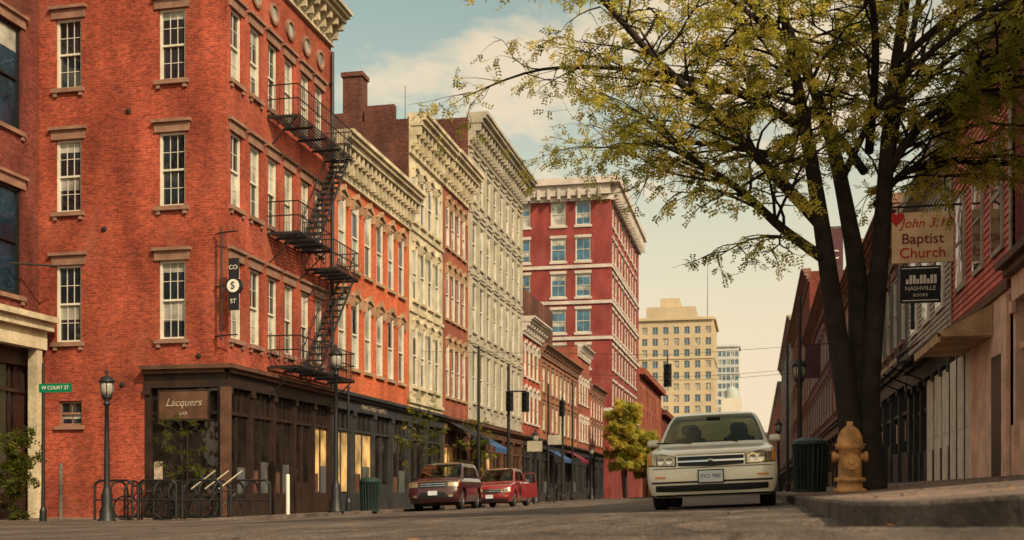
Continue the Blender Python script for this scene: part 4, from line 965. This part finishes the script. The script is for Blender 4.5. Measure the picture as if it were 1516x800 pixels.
bicycle(-16.3,28.0,-.58,.5,'black'); bicycle(-15.5,28.5,-.58,.25,'black'); bicycle(-14.3,28.6,-.58,.9,'black')
def bin_(x,y,z,h=.95,r=.3,m='dkgreen'):
    b=B('trash_bin'); b.lathe('liner|black',(x,y,z),[(r*.85,.05),(r*.9,h*.9)],18)
    for i in range(22):
        t=2*math.pi*i/22; b.tube('slats|'+m,(x+r*.88*math.cos(t),y+r*.88*math.sin(t),z+.03),(x+r*1.05*math.cos(t),y+r*1.05*math.sin(t),z+h*.93),.022,n=4)
    b.lathe('rings|'+m,(x,y,z),[(r*.9,0),(r*.98,.0),(r*.98,.06),(r*.9,.06)],20); b.lathe('lid|'+m,(x,y,z),[(r*1.12,h*.9),(r*1.15,h*.94),(r*1.0,h),(r*.6,h+.06),(r*.55,h+.05)],20); b.done()
bin_(.98,21.7,.19,.95,.30); bin_(-11.95,33.9,-.42,1.0,.30)
b=B('fire_hydrant'); x,y,z=1.08,13.9,.19
b.lathe('barrel|hydrant',(x,y,z),[(.19,0),(.19,.04),(.15,.05),(.145,.12),(.18,.13),(.18,.17),(.135,.18),(.13,.50),(.165,.52),(.17,.56),(.15,.58),(.14,.66),(.10,.74),(.05,.78),(.035,.79),(.035,.84),(.0,.84)],20)
b.lathe('side_caps|hydrant',(x,y,z+.42),[(.03,-.21),(.065,-.20),(.065,-.16),(.05,-.15),(.05,.15),(.065,.16),(.065,.20),(.03,.21)],12,'x')
b.lathe('pumper_cap|hydrant',(x,y,z+.36),[(.07,0),(.07,-.16),(.095,-.17),(.095,-.21),(.035,-.22),(.03,-.25)],14,'y')
for i in range(8):
    t=i*math.pi/4; b.lathe('bolts|hydrant',(x+.165*math.cos(t),y+.165*math.sin(t),z+.56),[(.015,0),(.015,.02)],6)
b.done(smooth=('barrel',))
b=B('church_sign'); Y=25.2
b.box('board|signcream',2.82,4.05,Y-.03,Y+.03,5.05,6.12); b.path('bracket|black',[(4.25,Y,6.25),(2.75,Y,6.25)],.025)
for x in(2.95,3.9): b.tube('hangers|black',(x,Y,6.12),(x,Y,6.25),.012)
b.path('bracket|black',[(4.25,Y,6.9),(2.9,Y,6.25)],.015)
e=b.done(); yt=Y-.035
text('John 3:16',.27,(3.5,yt,5.88),RS,'redpaint',e,shear=.3); text('Baptist',.31,(3.43,yt,5.55),RS,'maroon',e,.006); text('Church',.31,(3.43,yt,5.25),RS,'redpaint',e,.006)
hv=[]
for i in range(24):
    t=2*math.pi*i/24; hv.append((2.9+.0105*16*math.sin(t)**3,yt-.01,6.0+.0105*(13*math.cos(t)-5*math.cos(2*t)-2*math.cos(3*t)-math.cos(4*t))))
o=mkmesh('heart',hv,[tuple(range(24))],'redpaint'); o.parent=e
b=B('hanging_shop_sign'); b.box('board|signblack',2.98,3.8,Y-.03,Y+.03,4.2,4.98); b.box('board_border|signwhite',3.02,3.76,Y-.036,Y-.031,4.24,4.26); b.box('board_border|signwhite',3.02,3.76,Y-.036,Y-.031,4.92,4.94)
for i in range(9): x=3.1+i*.07; h=.1+.1*abs(math.sin(i*2.1)); b.box('skyline_logo|signwhite',x,x+.055,Y-.036,Y-.031,4.6,4.6+h)
for x in(3.1,3.7): b.tube('hangers|black',(x,Y,4.98),(x,Y,5.05),.012)
e=b.done(); text('NASHVILLE',.125,(3.39,yt,4.5),RS,'signwhite',e); text('BOOKS',.09,(3.39,yt,4.36),RS,'signwhite',e)
for x,y,z,w,h,m in((3.4,52,9.3,.7,2.6,'purple'),(3.5,38,5.4,.8,1.2,'signblack'),(3.4,45,4.5,.8,.8,'stone'),(3.3,70,7,.9,2,'purple')):
    b=B('projecting_sign'); b.box('board|'+m,x-w/2,x+w/2,y-.06,y+.06,z,z+h); b.path('bracket|black',[(x-w/2,y,z+h+.05),(RX+.05,y,z+h+.05)],.03); e=b.done()
    if m=='purple' and y==52: text('E',.55,(x,y-.07,z+.5),RS,'signwhite',e); text('C',.55,(x,y-.07,z+1.4),RS,'signwhite',e)
for y0,y1,m,z in((59.5,63,'bluefab',2.6),(82,86,'bluefab',2.6),(90,94,'maroon',2.8),(54.5,58,'blackfab',3.0)):
    b=B('shop_awning'); b.quad('canopy|'+m,[(LX+.15,y0,z+.7),(LX+1.4,y0,z),(LX+1.4,y1,z),(LX+.15,y1,z+.7)]); b.box('valance|'+m,LX+1.39,LX+1.41,y0,y1,z-.25,z); b.done()
q=[];f=[]
for i in range(500):
    if rng.random()<.85: x=rng.uniform(.55,4.1); y=rng.uniform(5.3,26); z=zR(x)+.012
    else: x=rng.uniform(-4,.45); y=rng.uniform(3.5,22); z=zr(x)+.012
    if (x-RK-rc)**2+(y-yc-rc)**2>rc*rc and x<RK+rc and y<yc+rc: z=zr(x)+.015
    s=rng.uniform(.010,.022); a=rng.uniform(0,6.28); n=len(q)
    for k in range(4): q.append((x+s*math.cos(a+k*1.57)*(1.5 if k%2 else .7),y+s*math.sin(a+k*1.57)*(1.5 if k%2 else .7),z+rng.uniform(-.003,.008)))
    f.append((n,n+1,n+2,n+3))
M['dryleaf']=mat('dry_leaf',(.24,.11,.035),.8,var=.5,scale=30)
x,y=-1.75,5.6; n=len(q)
for k in range(7):
    a=k*.9; q.append((x+.05*math.cos(a),y+.05*math.sin(a),zr(x)+.015+.015*(k%2)))
f.append(tuple(range(n,n+7)))
mkmesh('fallen_leaves',q,f,'dryleaf',uv=False)
# ------------------------------------------------------------ LIGHT
EL=38; AZ=130
S=Vector((math.cos(math.radians(EL))*math.sin(math.radians(AZ)),math.cos(math.radians(EL))*math.cos(math.radians(AZ)),math.sin(math.radians(EL))))
sd=bpy.data.lights.new('sun','SUN'); sd.energy=4.5; sd.angle=math.radians(.5); sd.color=(1,.82,.60)
so=bpy.data.objects.new('sun',sd); COL.objects.link(so); so.rotation_euler=S.to_track_quat('Z','Y').to_euler(); so.location=(20,-20,40)
w=bpy.data.worlds.new('World'); scn.world=w; w.use_nodes=True; nt=w.node_tree; nt.nodes.clear()
out=N(nt,'ShaderNodeOutputWorld'); sky=N(nt,'ShaderNodeTexSky'); sky.sky_type='NISHITA'; sky.sun_disc=False; sky.sun_elevation=math.radians(EL); sky.sun_rotation=math.radians(AZ); sky.dust_density=3; sky.air_density=1.0
tint=N(nt,'ShaderNodeMix',data_type='RGBA',blend_type='MULTIPLY'); tint.inputs[0].default_value=1; tint.inputs[7].default_value=(2.5,2.35,1.4,1)
nt.links.new(sky.outputs[0],tint.inputs[6])
tc=N(nt,'ShaderNodeTexCoord'); sp=N(nt,'ShaderNodeSeparateXYZ'); nt.links.new(tc.outputs['Generated'],sp.inputs[0])
ad=N(nt,'ShaderNodeMath',operation='ADD'); ad.inputs[1].default_value=.22; nt.links.new(sp.outputs[2],ad.inputs[0])
dv=N(nt,'ShaderNodeVectorMath',operation='DIVIDE'); cb=N(nt,'ShaderNodeCombineXYZ')
for i in range(3): nt.links.new(ad.outputs[0],cb.inputs[i])
nt.links.new(tc.outputs['Generated'],dv.inputs[0]); nt.links.new(cb.outputs[0],dv.inputs[1])
nz=N(nt,'ShaderNodeTexNoise'); nz.inputs['Scale'].default_value=2.3; nz.inputs['Detail'].default_value=8; nz.inputs['Roughness'].default_value=.58; nt.links.new(dv.outputs[0],nz.inputs['Vector'])
mr=N(nt,'ShaderNodeMapRange',interpolation_type='SMOOTHSTEP'); mr.inputs[1].default_value=.44; mr.inputs[2].default_value=.60; nt.links.new(nz.outputs[0],mr.inputs[0])
hz=N(nt,'ShaderNodeMapRange',interpolation_type='SMOOTHSTEP'); hz.inputs[1].default_value=.04; hz.inputs[2].default_value=.42; hz.inputs[3].default_value=.97; hz.inputs[4].default_value=.06; nt.links.new(sp.outputs[2],hz.inputs[0])
m1=N(nt,'ShaderNodeMath',operation='MULTIPLY'); m1.inputs[1].default_value=.85; nt.links.new(mr.outputs[0],m1.inputs[0])
mxm=N(nt,'ShaderNodeMath',operation='MAXIMUM'); nt.links.new(m1.outputs[0],mxm.inputs[0]); nt.links.new(hz.outputs[0],mxm.inputs[1])
cm=N(nt,'ShaderNodeMix',data_type='RGBA'); nt.links.new(mxm.outputs[0],cm.inputs[0]); nt.links.new(tint.outputs[2],cm.inputs[6]); cm.inputs[7].default_value=(10.6,8.5,6.0,1)
bg=N(nt,'ShaderNodeBackground'); bg.inputs[1].default_value=.088; nt.links.new(cm.outputs[2],bg.inputs[0]); nt.links.new(bg.outputs[0],out.inputs[0])
scn.view_settings.view_transform='Standard'; scn.view_settings.look='None'; scn.view_settings.exposure=0
# ------------------------------------------------------------ CAMERA
cam=bpy.data.cameras.new('camera'); co=bpy.data.objects.new('camera',cam); COL.objects.link(co); scn.camera=co
co.location=(0,0,.2); co.rotation_euler=(math.pi/2,0,TH)
cam.sensor_width=36; cam.lens=36*1670/1516; cam.shift_y=(728-400)/1516; cam.clip_end=10000; cam.clip_start=.05
cam.dof.use_dof=True; cam.dof.focus_distance=22; cam.dof.aperture_fstop=2.0
for o in list(bpy.data.objects):
    if o.type=='EMPTY' and not o.children: bpy.data.objects.remove(o)
